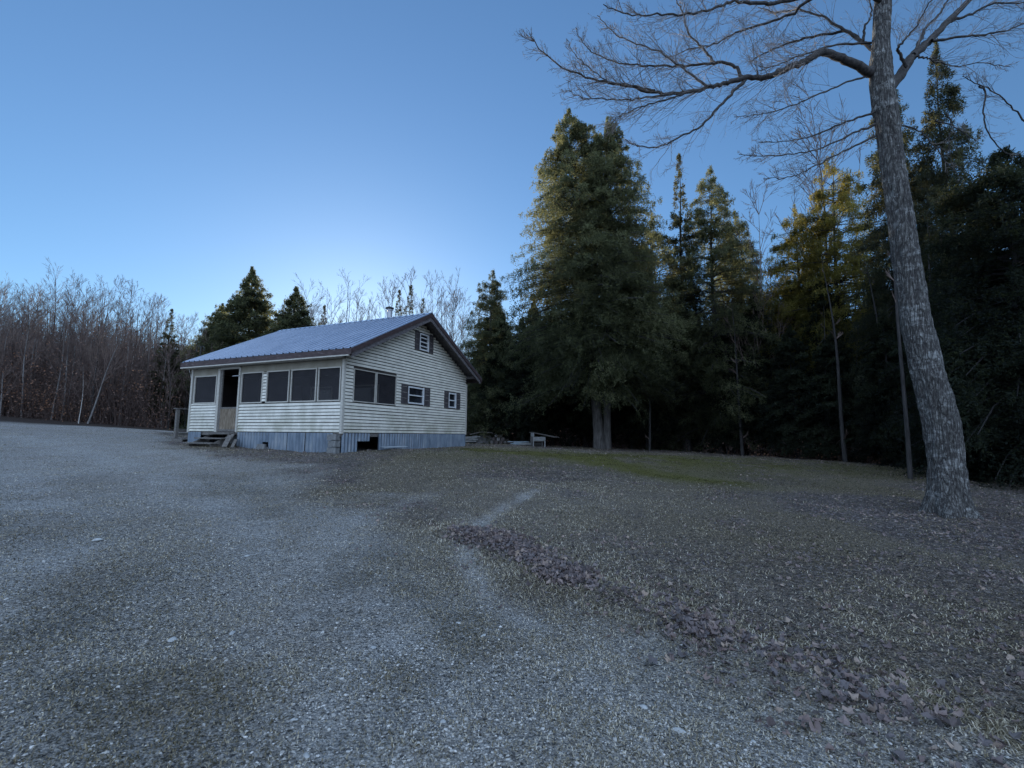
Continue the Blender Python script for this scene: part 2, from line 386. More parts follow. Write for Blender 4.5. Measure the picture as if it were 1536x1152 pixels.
# gravel stones
def gravel():
    x, y, r = sample(300000, 1.4, 20, power=.85)
    m = masks(x, y); p = m['drive'] * (.62 + .5 * m['track'] - .5 * m['dark']) + .22 * m['rut'] + .03
    p *= (.35 + .9 * sstep(.38, .6, fbm(x * .8, y * .8, 71)))
    k = (RNG.random(len(x)) < p) & ~in_house(x, y); x, y, r = x[k], y[k], r[k]; n = len(x)
    s = np.clip(np.exp(RNG.normal(math.log(.0042), .42, n)), .0026, .012) * (1 + .05 * r)
    o = np.array([(1, 0, 0), (0, 1, 0), (-1, 0, 0), (0, -1, 0), (0, 0, 1), (.7, .7, .55), (-.6, .7, .5), (-.7, -.6, .5), (.6, -.7, .6)], float)
    t = np.array([(4, 8, 5), (4, 5, 6), (4, 6, 7), (4, 7, 8), (8, 0, 5), (5, 1, 6), (6, 2, 7), (7, 3, 8), (5, 0, 1), (6, 1, 2), (7, 2, 3), (8, 3, 0)])
    v = o[None] * RNG.uniform(.7, 1.2, (n, 9, 1)) * s[:, None, None] * np.stack([np.ones(n), RNG.uniform(.55, 1, n), RNG.uniform(.35, .8, n)], 1)[:, None]
    th = RNG.uniform(0, 6.28, n); c, sn = np.cos(th)[:, None], np.sin(th)[:, None]
    vx = v[..., 0] * c - v[..., 1] * sn; vy = v[..., 0] * sn + v[..., 1] * c
    V = np.stack([vx + x[:, None], vy + y[:, None], v[..., 2] + (ground_z(x, y) - s * .08)[:, None]], -1)
    T = t[None] + (np.arange(n) * 9)[:, None, None]
    mb = MB(); mb.add(V.reshape(-1, 3), None, T.reshape(-1, 3), np.repeat(RNG.random(n) ** 1.3, 9))
    o = mb.build('gravel', attr_mat('gravel_stone', [(0, (.13, .125, .115)), (.5, (.29, .28, .26)), (.9, (.46, .445, .415)), (1, (.62, .60, .57))], .85))
    tag(o, 'loose grey gravel spread over the frosty driveway', 'gravel', kind='stuff')
gravel()

# grass
def grass():
    X, Y, Z, L, W, A, V0 = [], [], [], [], [], [], []
    x, y, r = sample(900000, 1.4, 36, power=.72)
    m = masks(x, y)
    cl = fbm(x * 2.2, y * 2.2, 81); cl2 = fbm(x * .5, y * .5, 83)
    left = sstep(-1, -4, x) * sstep(9, 4, y)
    p = (1 - m['drive']) * (.35 + .9 * sstep(.4, .62, cl)) + m['drive'] * (.22 + .6 * sstep(.48, .62, cl) + .7 * left + .5 * m['dark']) * (1 - .8 * m['track'])
    p = p * (1 - .5 * m['leaf']) * (1 - .7 * m['strip']) * (1 - .8 * m['rut']) * (1 - .9 * m['litter'])
    p += .5 * np.exp(-((m['bd'] - .35) / .35) ** 2)
    k = (RNG.random(len(x)) < p) & ~in_house(x, y); x, y, r = x[k], y[k], r[k]; cl2 = cl2[k]; n = len(x)
    bd = m['bd'][k]; dr = m['drive'][k]; mo = m['moss'][k]
    Ln = RNG.uniform(.012, .040, n) * (1 + .6 * np.exp(-((bd - .3) / .3) ** 2) * (dr < .6)) * (1 - .25 * dr) * (1 + .02 * r)
    Wd = RNG.uniform(.0010, .0021, n) * (1 + .20 * r)
    th = RNG.uniform(0, 6.28, n); lean = RNG.uniform(.5, 1.45, n)
    d = np.stack([np.cos(th) * np.sin(lean), np.sin(th) * np.sin(lean), np.cos(lean)], 1)
    sdv = np.stack([-np.sin(th), np.cos(th), np.zeros(n)], 1)
    b = np.stack([x, y, ground_z(x, y) - .003], 1)
    mid = b + d * (Ln * .55)[:, None]; tip = mid + (d * np.array([1, 1, .2])) * (Ln * .5)[:, None]
    V = np.stack([b - sdv * Wd[:, None], b + sdv * Wd[:, None], mid + sdv * Wd[:, None] * .8, mid - sdv * Wd[:, None] * .8, tip], 1)
    I = (np.arange(n) * 5)[:, None]
    var = np.clip(.35 * cl2 + .12 + .75 * (RNG.random(n) - .25) - .22 * m['dark'][k] - (.14 * sstep(.3, 4, x - .12 * y + .5) + .04) * (dr < .5) - .12 * sstep(7, 16, r) * (dr < .5) + .15 * m['rut'][k], 0, 1)  # lawn blades darker to the right, painting in the wood's shade
    mo = (RNG.random(n) < mo * 1.15) * 1.0
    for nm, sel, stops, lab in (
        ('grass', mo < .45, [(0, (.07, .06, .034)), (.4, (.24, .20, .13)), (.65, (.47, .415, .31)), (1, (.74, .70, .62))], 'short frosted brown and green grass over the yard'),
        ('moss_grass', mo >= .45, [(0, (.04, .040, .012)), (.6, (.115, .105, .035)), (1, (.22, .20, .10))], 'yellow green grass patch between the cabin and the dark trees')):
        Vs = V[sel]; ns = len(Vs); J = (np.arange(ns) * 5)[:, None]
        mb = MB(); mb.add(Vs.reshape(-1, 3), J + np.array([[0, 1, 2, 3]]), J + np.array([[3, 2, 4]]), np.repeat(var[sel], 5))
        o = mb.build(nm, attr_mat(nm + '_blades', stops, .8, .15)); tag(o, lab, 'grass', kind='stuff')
grass()

# fallen leaves
def leaves():
    def put(x, y, size, lift, name, lab):
        n = len(x); K = 11
        ang = np.linspace(-2.7, 2.7, K - 1)
        rad = np.array([.6, .95, .72, 1.0, .75, .8, 1.0, .7, .9, .6])
        ox = np.cos(ang) * rad; oy = np.sin(ang) * rad * .9
        px = np.concatenate([[0], ox])[None] * RNG.uniform(.75, 1.2, (n, K)); py = np.concatenate([[0], oy])[None] * RNG.uniform(.75, 1.2, (n, K)) * RNG.uniform(.5, 1, (n, 1))
        cu = RNG.uniform(.2, 1.4, (n, 1)); cv = RNG.uniform(-.7, 1.0, (n, 1))
        pz = cu * py ** 2 + cv * px ** 2 + RNG.normal(0, .14, (n, K))
        v = np.stack([px, py, pz], -1) * size[:, None, None]
        rx = RNG.normal(0, .5, n); ry = RNG.normal(0, .5, n); rz = RNG.uniform(0, 6.28, n)
        def rot(v, a, i, j):
            c, s = np.cos(a)[:, None], np.sin(a)[:, None]; A = v[..., i] * c - v[..., j] * s; B = v[..., i] * s + v[..., j] * c
            v = v.copy(); v[..., i] = A; v[..., j] = B; return v
        v = rot(rot(rot(v, rx, 1, 2), ry, 0, 2), rz, 0, 1)
        z0 = ground_z(x, y) + size * .22 + lift
        v += np.stack([x, y, z0], -1)[:, None]
        t = np.array([(0, i, i + 1) for i in range(1, K - 1)])
        T = t[None] + (np.arange(n) * K)[:, None, None]
        mb = MB(); mb.add(v.reshape(-1, 3), None, T.reshape(-1, 3), np.repeat(RNG.random(n), K))
        o = mb.build(name, attr_mat(name + '_skin', [(0, (.022, .012, .012)), (.4, (.075, .040, .034)), (.8, (.17, .10, .078)), (1, (.32, .23, .16))], .75, .1, frost=.36))
        tag(o, lab, 'leaves', kind='stuff')
    x, y, r = sample(110000, 1.8, 33, half=64, power=.62)
    m = masks(x, y); cl = fbm(x * 1.6, y * 1.6, 91)
    p = m['leaf'] * (.14 + .95 * sstep(.48, .66, cl)) * .9 + .015 * (1 - m['drive'])
    p *= (1 - .4 * m['moss']) * (.25 + .75 * sstep(.0, 4.0, r - 2.2))
    p += .55 * m['litter'] * (r < 33) * (x > -1)
    k = (RNG.random(len(x)) < p) & ~in_house(x, y, .1); x, y, r = x[k], y[k], r[k]
    put(x, y, RNG.uniform(.012, .033, len(x)) * (1 + .012 * r), 0, 'fallen_leaves', 'frosted purple brown fallen leaves scattered on the lawn')
    # the drift along the berm
    seg = BERM; n = 13000; i = RNG.integers(0, len(seg) - 1, n); t = RNG.random(n)
    p0 = seg[i] + (seg[i + 1] - seg[i]) * t[:, None]; u = i + t
    dens = np.where(u > 4.9, 1.0 * (RNG.random(n) < .9), np.where(u > 4.2, .10, np.where((u > 3.6), .32, np.where((u > 1) & (u < 2.3), .32, .07)))) * (.06 + 1.2 * sstep(.46, .58, fbm(p0[:, 0] * 1.7, p0[:, 1] * 1.7, 97)))
    k = RNG.random(n) < dens; p0 = p0[k]; u = u[k]
    bdir = np.array([.45, .9]); q = p0 + RNG.normal(0, 1, p0.shape) * (.12 + .13 * (u < 3.8))[:, None] + bdir * (np.abs(RNG.normal(0, .20, len(p0))) - .05)[:, None]
    put(q[:, 0], q[:, 1], RNG.uniform(.018, .045, len(q)), RNG.uniform(-.01, .022, len(q)), 'leaf_drift', 'thick drift of curled leaves along the lawn edge by the drive')
leaves()

# single larger pale stones in the drive
M['stone'] = simple('pale_stone', [(.3, (.28, .29, .29)), (.7, (.46, .47, .46))], ns=30, rough=.8, bs=.4, bd=.004)
STONES = [((258, 966), .035, 'flat blue grey stone lying alone in the left of the drive'), ((1018, 1104), .030, 'largest flat blue stone at the bottom right of the gravel'),
          ((664, 1112), .017, 'small white stone at the bottom centre edge of the drive'), ((688, 936), .022, 'rounded pale stone in the middle of the drive'),
          ((145, 816), .06, 'wide flat stone far left where the drive darkens'), ((348, 955), .028, 'pale angular stone right of the flat blue grey one'),
          ((560, 978), .026, 'long low stone below the centre of the drive'), ((966, 1078), .024, 'pale stone just left of the largest blue one'),
          ((725, 960), .022, 'grey stone right of the rounded pale stone'), ((460, 1132), .020, 'small grey stone near the bottom left of centre'),
          ((1130, 1116), .016, 'small oval stone at the far right end of the gravel'), ((441, 1086), .018, 'small round stone alone left of bottom centre'),
          ((370, 840), .035, 'flat pale stone in the upper part of the drive')]
for (px, py), s, lab in STONES:
    s *= .78
    g = G(px, py); z = gz(*g); mb = MB()
    n1, n2 = 6, 11
    V = []
    for i in range(n1 + 1):
        ph = -math.pi / 2 + math.pi * i / n1
        for j in range(n2):
            th = j / n2 * 2 * math.pi; k = 1 + .22 * math.sin(th * 2 + s * 900) + .13 * math.sin(th * 3 + s * 3000) + random.uniform(-.06, .06)
            V.append((math.cos(ph) * math.cos(th) * s * 1.25 * k, math.cos(ph) * math.sin(th) * s * .85 * k, math.sin(ph) ** 3 * s * .32 + math.sin(ph) * s * .15))
    q = [(i * n2 + j, i * n2 + (j + 1) % n2, (i + 1) * n2 + (j + 1) % n2, (i + 1) * n2 + j) for i in range(n1) for j in range(n2)]
    mb.add(V, q); o = mb.build('stone', M['stone']); o.location = (g[0], g[1], z + s * .2); o.rotation_euler = (random.uniform(-.1, .1), random.uniform(-.1, .1), random.uniform(0, 3))
    tag(o, lab, 'stone', 'pale stones lying in the gravel')

# ------------------------------------------------------------------ cabin
SB = .72
hz0 = EYE - SB
RZ = math.atan2(HV[1], HV[0])
def wood(name, a, b, rough=.85): return simple(name, [(.3, a), (.7, b)], (3, 3, 30), 3, rough, bs=.3, bd=.004)
def siding_mat():
    m, nt, b = new_mat('vinyl_siding')
    v = coords(nt); n1 = noise(nt, v, 1.3, 6, .65); n2 = noise(nt, v, 2.2, 6, .7)
    c = ramp(nt, [(.35, (.56, .53, .46)), (.6, (.73, .695, .61))], n2)
    sp = node(nt, 'ShaderNodeSeparateXYZ'); nt.links.new(v, sp.inputs[0])
    # green-brown grime near the foot of the walls
    mr = node(nt, 'ShaderNodeMapRange'); nt.links.new(sp.outputs[2], mr.inputs[0]); mr.inputs[1].default_value = SB; mr.inputs[2].default_value = SB + 1.2; mr.inputs[3].default_value = 1; mr.inputs[4].default_value = .05
    mm = node(nt, 'ShaderNodeMath', operation='MULTIPLY'); nt.links.new(mr.outputs[0], mm.inputs[0]); nt.links.new(ramp(nt, [(.42, (0, 0, 0)), (.62, (.75, .75, .75))], n1), mm.inputs[1])
    c = mixc(nt, mm.outputs[0], c, (.34, .33, .24))
    nt.links.new(c, b.inputs['Base Color']); b.inputs['Roughness'].default_value = .55; return m
M['siding'] = siding_mat()
M['trim'] = wood('weathered_trim', (.34, .32, .28), (.58, .55, .49))
M['white'] = simple('white_vinyl', [(.3, (.55, .56, .57)), (.7, (.72, .73, .74))], ns=6, rough=.4, bs=0)
M['fascia'] = simple('dark_brown_fascia', [(.35, (.040, .026, .026)), (.62, (.075, .050, .050)), (.72, (.19, .16, .165))], (1, 1, 5), 5, .6, bs=.3)
M['rakewood'] = simple('weathered_rake_board', [(.3, (.055, .048, .050)), (.7, (.17, .155, .16))], (2, 2, 4), 5, .8)
M['header'] = simple('tan_header', [(.3, (.22, .195, .15)), (.7, (.33, .30, .24))], ns=2, rough=.8, bs=0)
M['shutter'] = simple('brown_shutter', [(.3, (.060, .052, .055)), (.7, (.095, .085, .09))], ns=10, rough=.6, bs=.2)
M['skirt'] = simple('blue_grey_corrugated_metal', [(.3, (.12, .155, .20)), (.5, (.19, .235, .29)), (.75, (.31, .34, .37))], (1, 1, .35), 4, .38, metal=.45, bs=0)
def skirt_rib_shade(m):  # shade in the corrugation valleys, painted into the sheet colour
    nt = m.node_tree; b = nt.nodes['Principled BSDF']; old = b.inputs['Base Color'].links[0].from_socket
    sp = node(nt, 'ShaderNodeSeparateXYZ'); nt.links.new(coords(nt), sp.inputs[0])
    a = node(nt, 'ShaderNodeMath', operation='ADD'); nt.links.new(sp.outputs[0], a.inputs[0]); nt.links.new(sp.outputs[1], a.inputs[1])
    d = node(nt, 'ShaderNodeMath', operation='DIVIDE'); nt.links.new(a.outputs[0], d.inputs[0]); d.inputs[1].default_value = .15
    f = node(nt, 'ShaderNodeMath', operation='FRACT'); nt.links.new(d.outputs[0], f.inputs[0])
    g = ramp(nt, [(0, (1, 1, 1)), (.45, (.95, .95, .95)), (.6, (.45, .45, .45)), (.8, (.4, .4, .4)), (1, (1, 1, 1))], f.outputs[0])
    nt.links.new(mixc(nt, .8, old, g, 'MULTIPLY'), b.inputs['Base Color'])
skirt_rib_shade(M['skirt'])
M['plywood'] = simple('bare_plywood', [(.35, (.10, .075, .05)), (.55, (.21, .165, .12)), (.75, (.32, .27, .21))], (1.5, 6, .9), 5, .8)
M['greywood'] = simple('grey_weathered_wood', [(.3, (.075, .068, .062)), (.7, (.21, .195, .18))], (3, 3, 12), 4, .9)
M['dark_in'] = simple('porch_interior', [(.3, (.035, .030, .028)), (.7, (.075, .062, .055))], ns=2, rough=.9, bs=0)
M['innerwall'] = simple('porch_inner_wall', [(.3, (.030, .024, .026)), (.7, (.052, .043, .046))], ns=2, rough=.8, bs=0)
M['concrete'] = simple('concrete', [(.3, (.12, .122, .122)), (.7, (.23, .232, .23))], ns=14, rough=.95, bs=.5)
def roof_mat():
    m, nt, b = new_mat('blue_grey_metal_roof')
    v = coords(nt, (.6, 1, 1)); n = noise(nt, v, 1.5, 5, .6)
    sp = node(nt, 'ShaderNodeSeparateXYZ'); nt.links.new(coords(nt), sp.inputs[0])     # dark bands along each rib, painting in its shade and sky reflection
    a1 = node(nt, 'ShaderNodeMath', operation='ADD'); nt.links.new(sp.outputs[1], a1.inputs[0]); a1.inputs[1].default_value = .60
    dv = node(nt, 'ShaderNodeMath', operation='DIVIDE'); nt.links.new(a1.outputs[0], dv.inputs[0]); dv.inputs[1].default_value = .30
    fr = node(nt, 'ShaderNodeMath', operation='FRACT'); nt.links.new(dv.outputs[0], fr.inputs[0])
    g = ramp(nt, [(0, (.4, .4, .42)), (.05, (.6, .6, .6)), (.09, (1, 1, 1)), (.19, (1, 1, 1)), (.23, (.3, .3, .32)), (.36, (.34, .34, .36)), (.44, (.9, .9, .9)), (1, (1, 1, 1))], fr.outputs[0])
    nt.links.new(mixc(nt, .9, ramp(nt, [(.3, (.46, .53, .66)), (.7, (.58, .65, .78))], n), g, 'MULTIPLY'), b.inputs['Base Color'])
    b.inputs['Metallic'].default_value = .6; nt.links.new(ramp(nt, [(.3, (.22, .22, .22)), (.7, (.34, .34, .34))], n), b.inputs['Roughness']); return m
M['roof'] = roof_mat()
M['steel'] = simple('galvanised_pipe', [(.3, (.26, .27, .29)), (.7, (.38, .39, .41))], (4, 4, .6), 5, .35, metal=.6, bs=0)
M['blackmetal'] = simple('black_metal', [(.3, (.02, .02, .02)), (.7, (.04, .04, .04))], rough=.5, bs=0)
def screen_mat():
    m, nt, b = new_mat('insect_screen')
    nt.links.new(ramp(nt, [(.35, (.020, .019, .023)), (.7, (.034, .032, .038))], noise(nt, coords(nt), 3)), b.inputs['Base Color'])
    b.inputs['Roughness'].default_value = .7
    t = node(nt, 'ShaderNodeBsdfTransparent'); mx = node(nt, 'ShaderNodeMixShader'); mx.inputs[0].default_value = .40
    nt.links.new(b.outputs[0], mx.inputs[1]); nt.links.new(t.outputs[0], mx.inputs[2]); nt.links.new(mx.outputs[0], nt.nodes['Material Output'].inputs[0]); return m
M['screen'] = screen_mat()
m, nt, b = new_mat('window_glass'); b.inputs['Base Color'].default_value = (.012, .014, .018, 1); b.inputs['Roughness'].default_value = .06
nt.links.new(ramp(nt, [(.3, (.010, .012, .016)), (.7, (.03, .034, .045))], noise(nt, coords(nt), 2)), b.inputs['Base Color']); M['glass'] = m

cabin = empty('cabin', (HC[0], HC[1], hz0), RZ)
tag(cabin, 'small weathered cabin with pale lap siding, blue metal roof and screened porch', 'cabin')
def part(name, mb, mat, parent=cabin, smooth=False): return mb.build(name, M[mat], parent, smooth)

FO, GO, LO = .35, .60, .22          # overhangs: front eave, right gable, left gable
W_, L_ = 8.0, 7.85                  # gable width (X), front length (Y)
XR = 4.05                           # ridge
ZE, ZR = SB + 2.69, SB + 4.88       # top of roof at front eave edge and at ridge
SL = (ZR - ZE) / (XR + FO)
XB = W_ + .45
def zroof(x): return ZR - abs(x - XR) * SL
ZW = SB + 2.43
LAP = .112
def courses(mb, axis, lo, hi, z0, z1, holes, top=None, thick=.028, nrm=-1):
    # lap siding: each course a wedge, cut round the openings; axis 'X' runs along the gable (wall plane Y=0)
    n = int(math.ceil((z1 - z0) / LAP))
    for i in range(n):
        a = z0 + i * LAP; b = min(a + LAP, z1); lo2, hi2 = lo, hi
        if top:
            ok = [x for x in np.linspace(lo, hi, 400) if top(x) > b - .01]
            if not ok: continue
            lo2, hi2 = max(lo, min(ok) - .03), min(hi, max(ok) + .03)
        cuts = [(lo2, hi2)]
        for (h0, h1, g0, g1) in holes:
            if b > g0 + .02 and a < g1 - .02:
                nc = []
                for (c0, c1) in cuts:
                    if h1 <= c0 or h0 >= c1: nc.append((c0, c1)); continue
                    if h0 > c0: nc.append((c0, h0))
                    if h1 < c1: nc.append((h1, c1))
                cuts = nc
        for c0, c1 in cuts:
            if c1 - c0 < .02: continue
            sag = random.uniform(-.003, .003)
            t0 = thick + random.uniform(-.002, .004)
            if axis == 'X':
                poly = [(c0, 0, a + .024 + sag), (c0, -t0, a + .022 + sag), (c0, -.004, b + sag - .001), (c0, 0, b + sag - .001)]; ext = (c1 - c0, 0, 0)
            else:
                poly = [(0, c0, a + .024 + sag), (0, c0, b + sag - .001), (-.004, c0, b + sag - .001), (-t0, c0, a + .022 + sag)]; ext = (0, c1 - c0, 0)
            mb.prism(poly, ext)

S0, S1 = SB + 1.08, SB + 2.14       # screen heights
front_scr = [(.15, 1.07), (1.22, 2.34), (2.50, 3.55), (3.83, 4.89)]
# front wall
mb = MB(); courses(mb, 'Y', .06, 5.00, SB, S0 - .05, []); courses(mb, 'Y', 6.24, 7.79, SB, S0 - .0, [])
courses(mb, 'Y', 3.57, 3.81, S0, S1, []); part('front_wall', mb, 'siding')
mb = MB(); mb.box(.0, .06, .02, 5.02, S1 + .03, ZW); mb.box(.0, .06, 6.2, 7.82, S1 + .03, ZW); part('header_panel', mb, 'header')
gh = [(.42, 2.70, S0 - .02, S1 + .02), (3.41, 4.48, SB + 1.18, SB + 1.88), (6.38, 7.03, SB + 1.18, SB + 1.88), (4.07, 4.72, SB + 3.42, SB + 4.14)]
mb = MB(); courses(mb, 'X', .06, W_ - .06, SB, ZR - .2, gh, top=lambda x: zroof(x) - .16); part('gable_wall', mb, 'siding')
# structural backs, rear and far walls
mb = MB(); mb.box(2.9, W_, L_ - .08, L_, SB, ZW - .05); mb.box(.07, 2.899, L_ - .075, L_ - .005, SB, ZW - .05); mb.box(W_ - .08, W_, 0.01, L_ - .09, SB, ZW - .4)
mb.prism([(.05, L_ - .07, ZW - .04), (W_ - .09, L_ - .07, ZW - .04), (XR, L_ - .07, ZR - .16)], (0, .06, 0))
part('rear_wall', mb, 'siding')
mb = MB()
def gable_slab(x0, x1, z0, z1): mb.box(x0, x1, .004, .08, z0, z1)
gable_slab(2.72, 3.41, SB, ZW - .3); gable_slab(4.48, 6.38, SB, ZW - .3); gable_slab(7.03, W_ - .1, SB, ZW - .4); gable_slab(3.41, 4.48, SB, SB + 1.18); gable_slab(6.38, 7.03, SB, SB + 1.18)
gable_slab(3.41, 4.48, SB + 1.88, ZW - .3); gable_slab(6.38, 7.03, SB + 1.88, ZW - .4); gable_slab(.1, 2.72, SB, S0)
mb.prism([(.1, .004, ZW - .3), (W_ - .1, .004, ZW - .3), (W_ - .1, .004, zroof(W_ - .1) - .15), (4.72, .004, zroof(4.72) - .15), (4.72, .004, SB + 3.42), (4.07, .004, SB + 3.42), (4.07, .004, zroof(4.07) - .15), (.1, .004, zroof(.1) - .15)][:2] + [(W_ - .1, .004, ZW - .1), (.1, .004, ZW - .1)], (0, .07, 0))
mb.box(.01, .06, .06, 5.0, SB, S0 - .05); mb.box(.01, .06, 6.24, 7.79, SB, S0 - .05)
part('wall_sheathing', mb, 'dark_in')  # dark colour stands in for the shadow lines in the lap gaps
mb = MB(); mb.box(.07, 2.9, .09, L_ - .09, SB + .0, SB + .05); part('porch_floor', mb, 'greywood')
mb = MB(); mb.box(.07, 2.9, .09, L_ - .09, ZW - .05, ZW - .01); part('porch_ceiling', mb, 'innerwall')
mb = MB(); mb.box(2.9, 2.98, .09, L_ - .09, SB + .05, ZW - .06); mb.box(.075, 2.85, L_ - .10, L_ - .078, SB + .05, ZW - .06); iw = part('inner_wall', mb, 'innerwall')  # dark end lining added; porch shade is put into these walls' colour
mb = MB(); mb.box(2.86, 2.9, 5.1, 5.8, SB + .06, SB + 2.0); part('inner_door', mb, 'shutter', iw)
for y0, y1 in ((3.4, 4.5), (1.0, 2.2)):
    mb = MB(); mb.box(2.87, 2.9, y0, y1, SB + .95, SB + 1.85); part('inner_window', mb, 'glass', iw)
    mb = MB(); mb.box(2.84, 2.869, y0 - .06, y0 + .01, SB + .9, SB + 1.9); mb.box(2.84, 2.869, y1 - .01, y1 + .06, SB + .9, SB + 1.9); mb.box(2.84, 2.869, y0 + .01, y1 - .01, SB + .89, SB + .95); mb.box(2.84, 2.869, y0 + .01, y1 - .01, SB + 1.85, SB + 1.91)
    part('inner_window_frame', mb, 'trim', iw)
# corner trims and posts
mb = MB(); mb.box(-.035, .06, -.035, .06, SB - .02, ZW); part('corner_trim', mb, 'trim')
mb = MB(); mb.box(W_ - .07, W_ + .03, -.035, .05, SB - .02, ZW - .05); part('corner_trim', mb, 'trim')
mb = MB(); mb.box(-.035, .05, 7.78, 7.88, SB - .02, ZW); part('corner_trim', mb, 'trim')
# screens of the porch
def framed(name, axis, a, b, z0, z1, fr=.04, mat='screen', frm='trim', depth=.03):
    mb = MB()
    if axis == 'Y': mb.add([(.012, a, z0), (.012, b, z0), (.012, b, z1), (.012, a, z1)], [(0, 3, 2, 1)])
    else: mb.add([(a, .012, z0), (b, .012, z0), (b, .012, z1), (a, .012, z1)], [(0, 1, 2, 3)])
    o = part(name, mb, mat)
    f = MB()
    def bx(p0, p1, q0, q1, d=depth):
        if axis == 'Y': f.box(-d, .01, p0, p1, q0, q1)
        else: f.box(p0, p1, -d, .01, q0, q1)
    bx(a - fr, a, z0 - fr, z1 + fr); bx(b, b + fr, z0 - fr, z1 + fr); bx(a, b, z0 - fr, z0); bx(a, b, z1, z1 + fr)
    part('screen_frame', f, frm, o); return o
for a, b_ in front_scr: framed('porch_screen', 'Y', a, b_, S0, S1, .04, depth=.028 + .001 * a)
framed('porch_screen', 'Y', 6.36, 7.62, S0 + .04, S1 - .02, .045)
framed('porch_screen', 'X', .47, 1.51, S0, S1, .03); framed('porch_screen', 'X', 1.60, 2.66, S0, S1, .03, depth=.032)
# doorway: jambs, open dark upper half, screen door with bare plywood foot
mb = MB(); mb.box(-.05, .07, 6.12, 6.24, SB - .02, S1 + .25); mb.box(-.05, .07, 4.98, 5.06, SB - .02, S1 + .25); mb.box(-.04, .06, 5.06, 6.12, S1 + .21, ZW); part('door_frame', mb, 'trim')
dr = MB(); dr.box(-.03, .01, 5.10, 5.98, SB + .10, SB + .86); door = part('screen_door', dr, 'plywood')
mb = MB(); mb.box(-.035, .015, 5.98, 6.07, SB + .02, S1 + .2); mb.box(-.035, .015, 5.07, 5.10, SB + .02, SB + .9); mb.box(-.036, .016, 5.10, 5.98, SB + .86, SB + .92); mb.box(-.037, .014, 5.10, 5.98, SB + .02, SB + .10)
part('door_stile', mb, 'greywood', door)
mb = MB(); mb.box(-.09, -.06, 5.0, 5.36, S1 - .08, S1 - .055); mb.box(-.09, -.05, 5.0, 5.02, S1 - .09, S1 - .05); part('door_closer', mb, 'steel', door)
mb = MB(); mb.box(-.12, .06, 5.0, 6.2, SB - .035, SB - .001); part('threshold', mb, 'greywood')
# windows on the gable
def gwin(x0, x1, z0, z1, rows=2, sh=.4, cols=1):
    mb = MB(); mb.add([(x0, .02, z0), (x1, .02, z0), (x1, .02, z1), (x0, .02, z1)], [(0, 1, 2, 3)]); o = part('window', mb, 'glass')
    f = MB(); fr = .055
    f.box(x0, x0 + fr, -.045, .03, z0, z1); f.box(x1 - fr, x1, -.045, .03, z0, z1); f.box(x0 + fr, x1 - fr, -.045, .03, z0, z0 + fr); f.box(x0 + fr, x1 - fr, -.045, .03, z1 - fr, z1)
    for k in range(1, rows): zz = z0 + (z1 - z0) * k / rows; f.box(x0 + fr, x1 - fr, -.03, .028, zz - .02, zz + .02)
    for k in range(1, cols): xx = x0 + (x1 - x0) * k / cols; f.box(xx - .012, xx + .012, -.02, .027, z0 + fr, z1 - fr)
    part('window_frame', f, 'white', o)
    for a, b_ in ((x0 - sh - .02, x0 - .02), (x1 + .02, x1 + .02 + sh)):
        s = MB(); za, zb = z0 - .03, z1 + .04
        s.box(a, a + .045, -.05, -.02, za, zb); s.box(b_ - .045, b_, -.05, -.02, za, zb)
        for q in (za, (za + zb) / 2 - .02, zb - .05): s.box(a + .045, b_ - .045, -.05, -.02, q, q + .05)
        n = int((zb - za) / .045)
        for k in range(n): zz = za + .05 + k * .045; s.box(a + .045, b_ - .045, -.040 - .002 * (k % 2), -.021, zz, zz + .032)
        s.box(a + .01, b_ - .01, -.022, .0, za + .01, zb - .01)
        part('shutter', s, 'shutter', o)
gwin(3.41, 4.48, SB + 1.18, SB + 1.86); gwin(6.38, 7.03, SB + 1.18, SB + 1.86, sh=.33); gwin(4.07, 4.72, SB + 3.42, SB + 4.12, rows=4, sh=.30)

# roof: ribbed metal sheets
def ribbed(y0, y1, pitch=.300, h=.040):
    pts = []; y = y0
    while y < y1 - .02:
        for dy, z in ((0, 0), (.018, h), (.058, h), (.08, 0), (.18, .006)): 
            if y + dy < y1: pts.append((y + dy, z))
        y += pitch
    pts.append((y1, 0)); return pts
pr = ribbed(-GO, L_ + LO)
nrm = np.array((-SL, 0, 1)) / math.hypot(SL, 1); nrm2 = np.array((SL, 0, 1)) / math.hypot(SL, 1)
mb = MB()
for xe, nv in ((-FO, nrm), (XB, nrm2)):
    ze = zroof(xe); V = []; nseg = 10
    for k in range(nseg + 1):
        t = k / nseg; x = xe + (XR - xe) * t; z = ze + (ZR - ze) * t
        for y, h in pr: V.append((x + nv[0] * h, y, z + nv[2] * h ))
    n = len(pr); q = [(k * n + i, k * n + i + 1, (k + 1) * n + i + 1, (k + 1) * n + i) for k in range(nseg) for i in range(n - 1)]
    if xe < 0: q = [f[::-1] for f in q]
    mb.add(V, q)
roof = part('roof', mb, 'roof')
mb = MB()
for s_, nv in ((-1, nrm), (1, nrm2)):
    a = np.array((XR, -GO - .02, ZR + .028)); b_ = a + np.array((s_ * .17, 0, -.17 * SL)); e = np.array((0, L_ + LO + GO + .04, 0))
    mb.add([a, b_, b_ + e, a + e], [(0, 1, 2, 3)] if s_ < 0 else [(3, 2, 1, 0)])
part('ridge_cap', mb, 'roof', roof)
mb = MB()      # roof deck under the sheets
for xe in (-FO + .02, XB - .02):
    ze = zroof(xe) - .012; V = [(xe, -GO + .03, ze), (XR, -GO + .03, ZR - .012), (XR, -GO + .03, ZR - .06), (xe, -GO + .03, ze - .045)]
    mb.prism(V, (0, L_ + LO + GO - .06, 0))
part('roof_deck', mb, 'rakewood', roof)
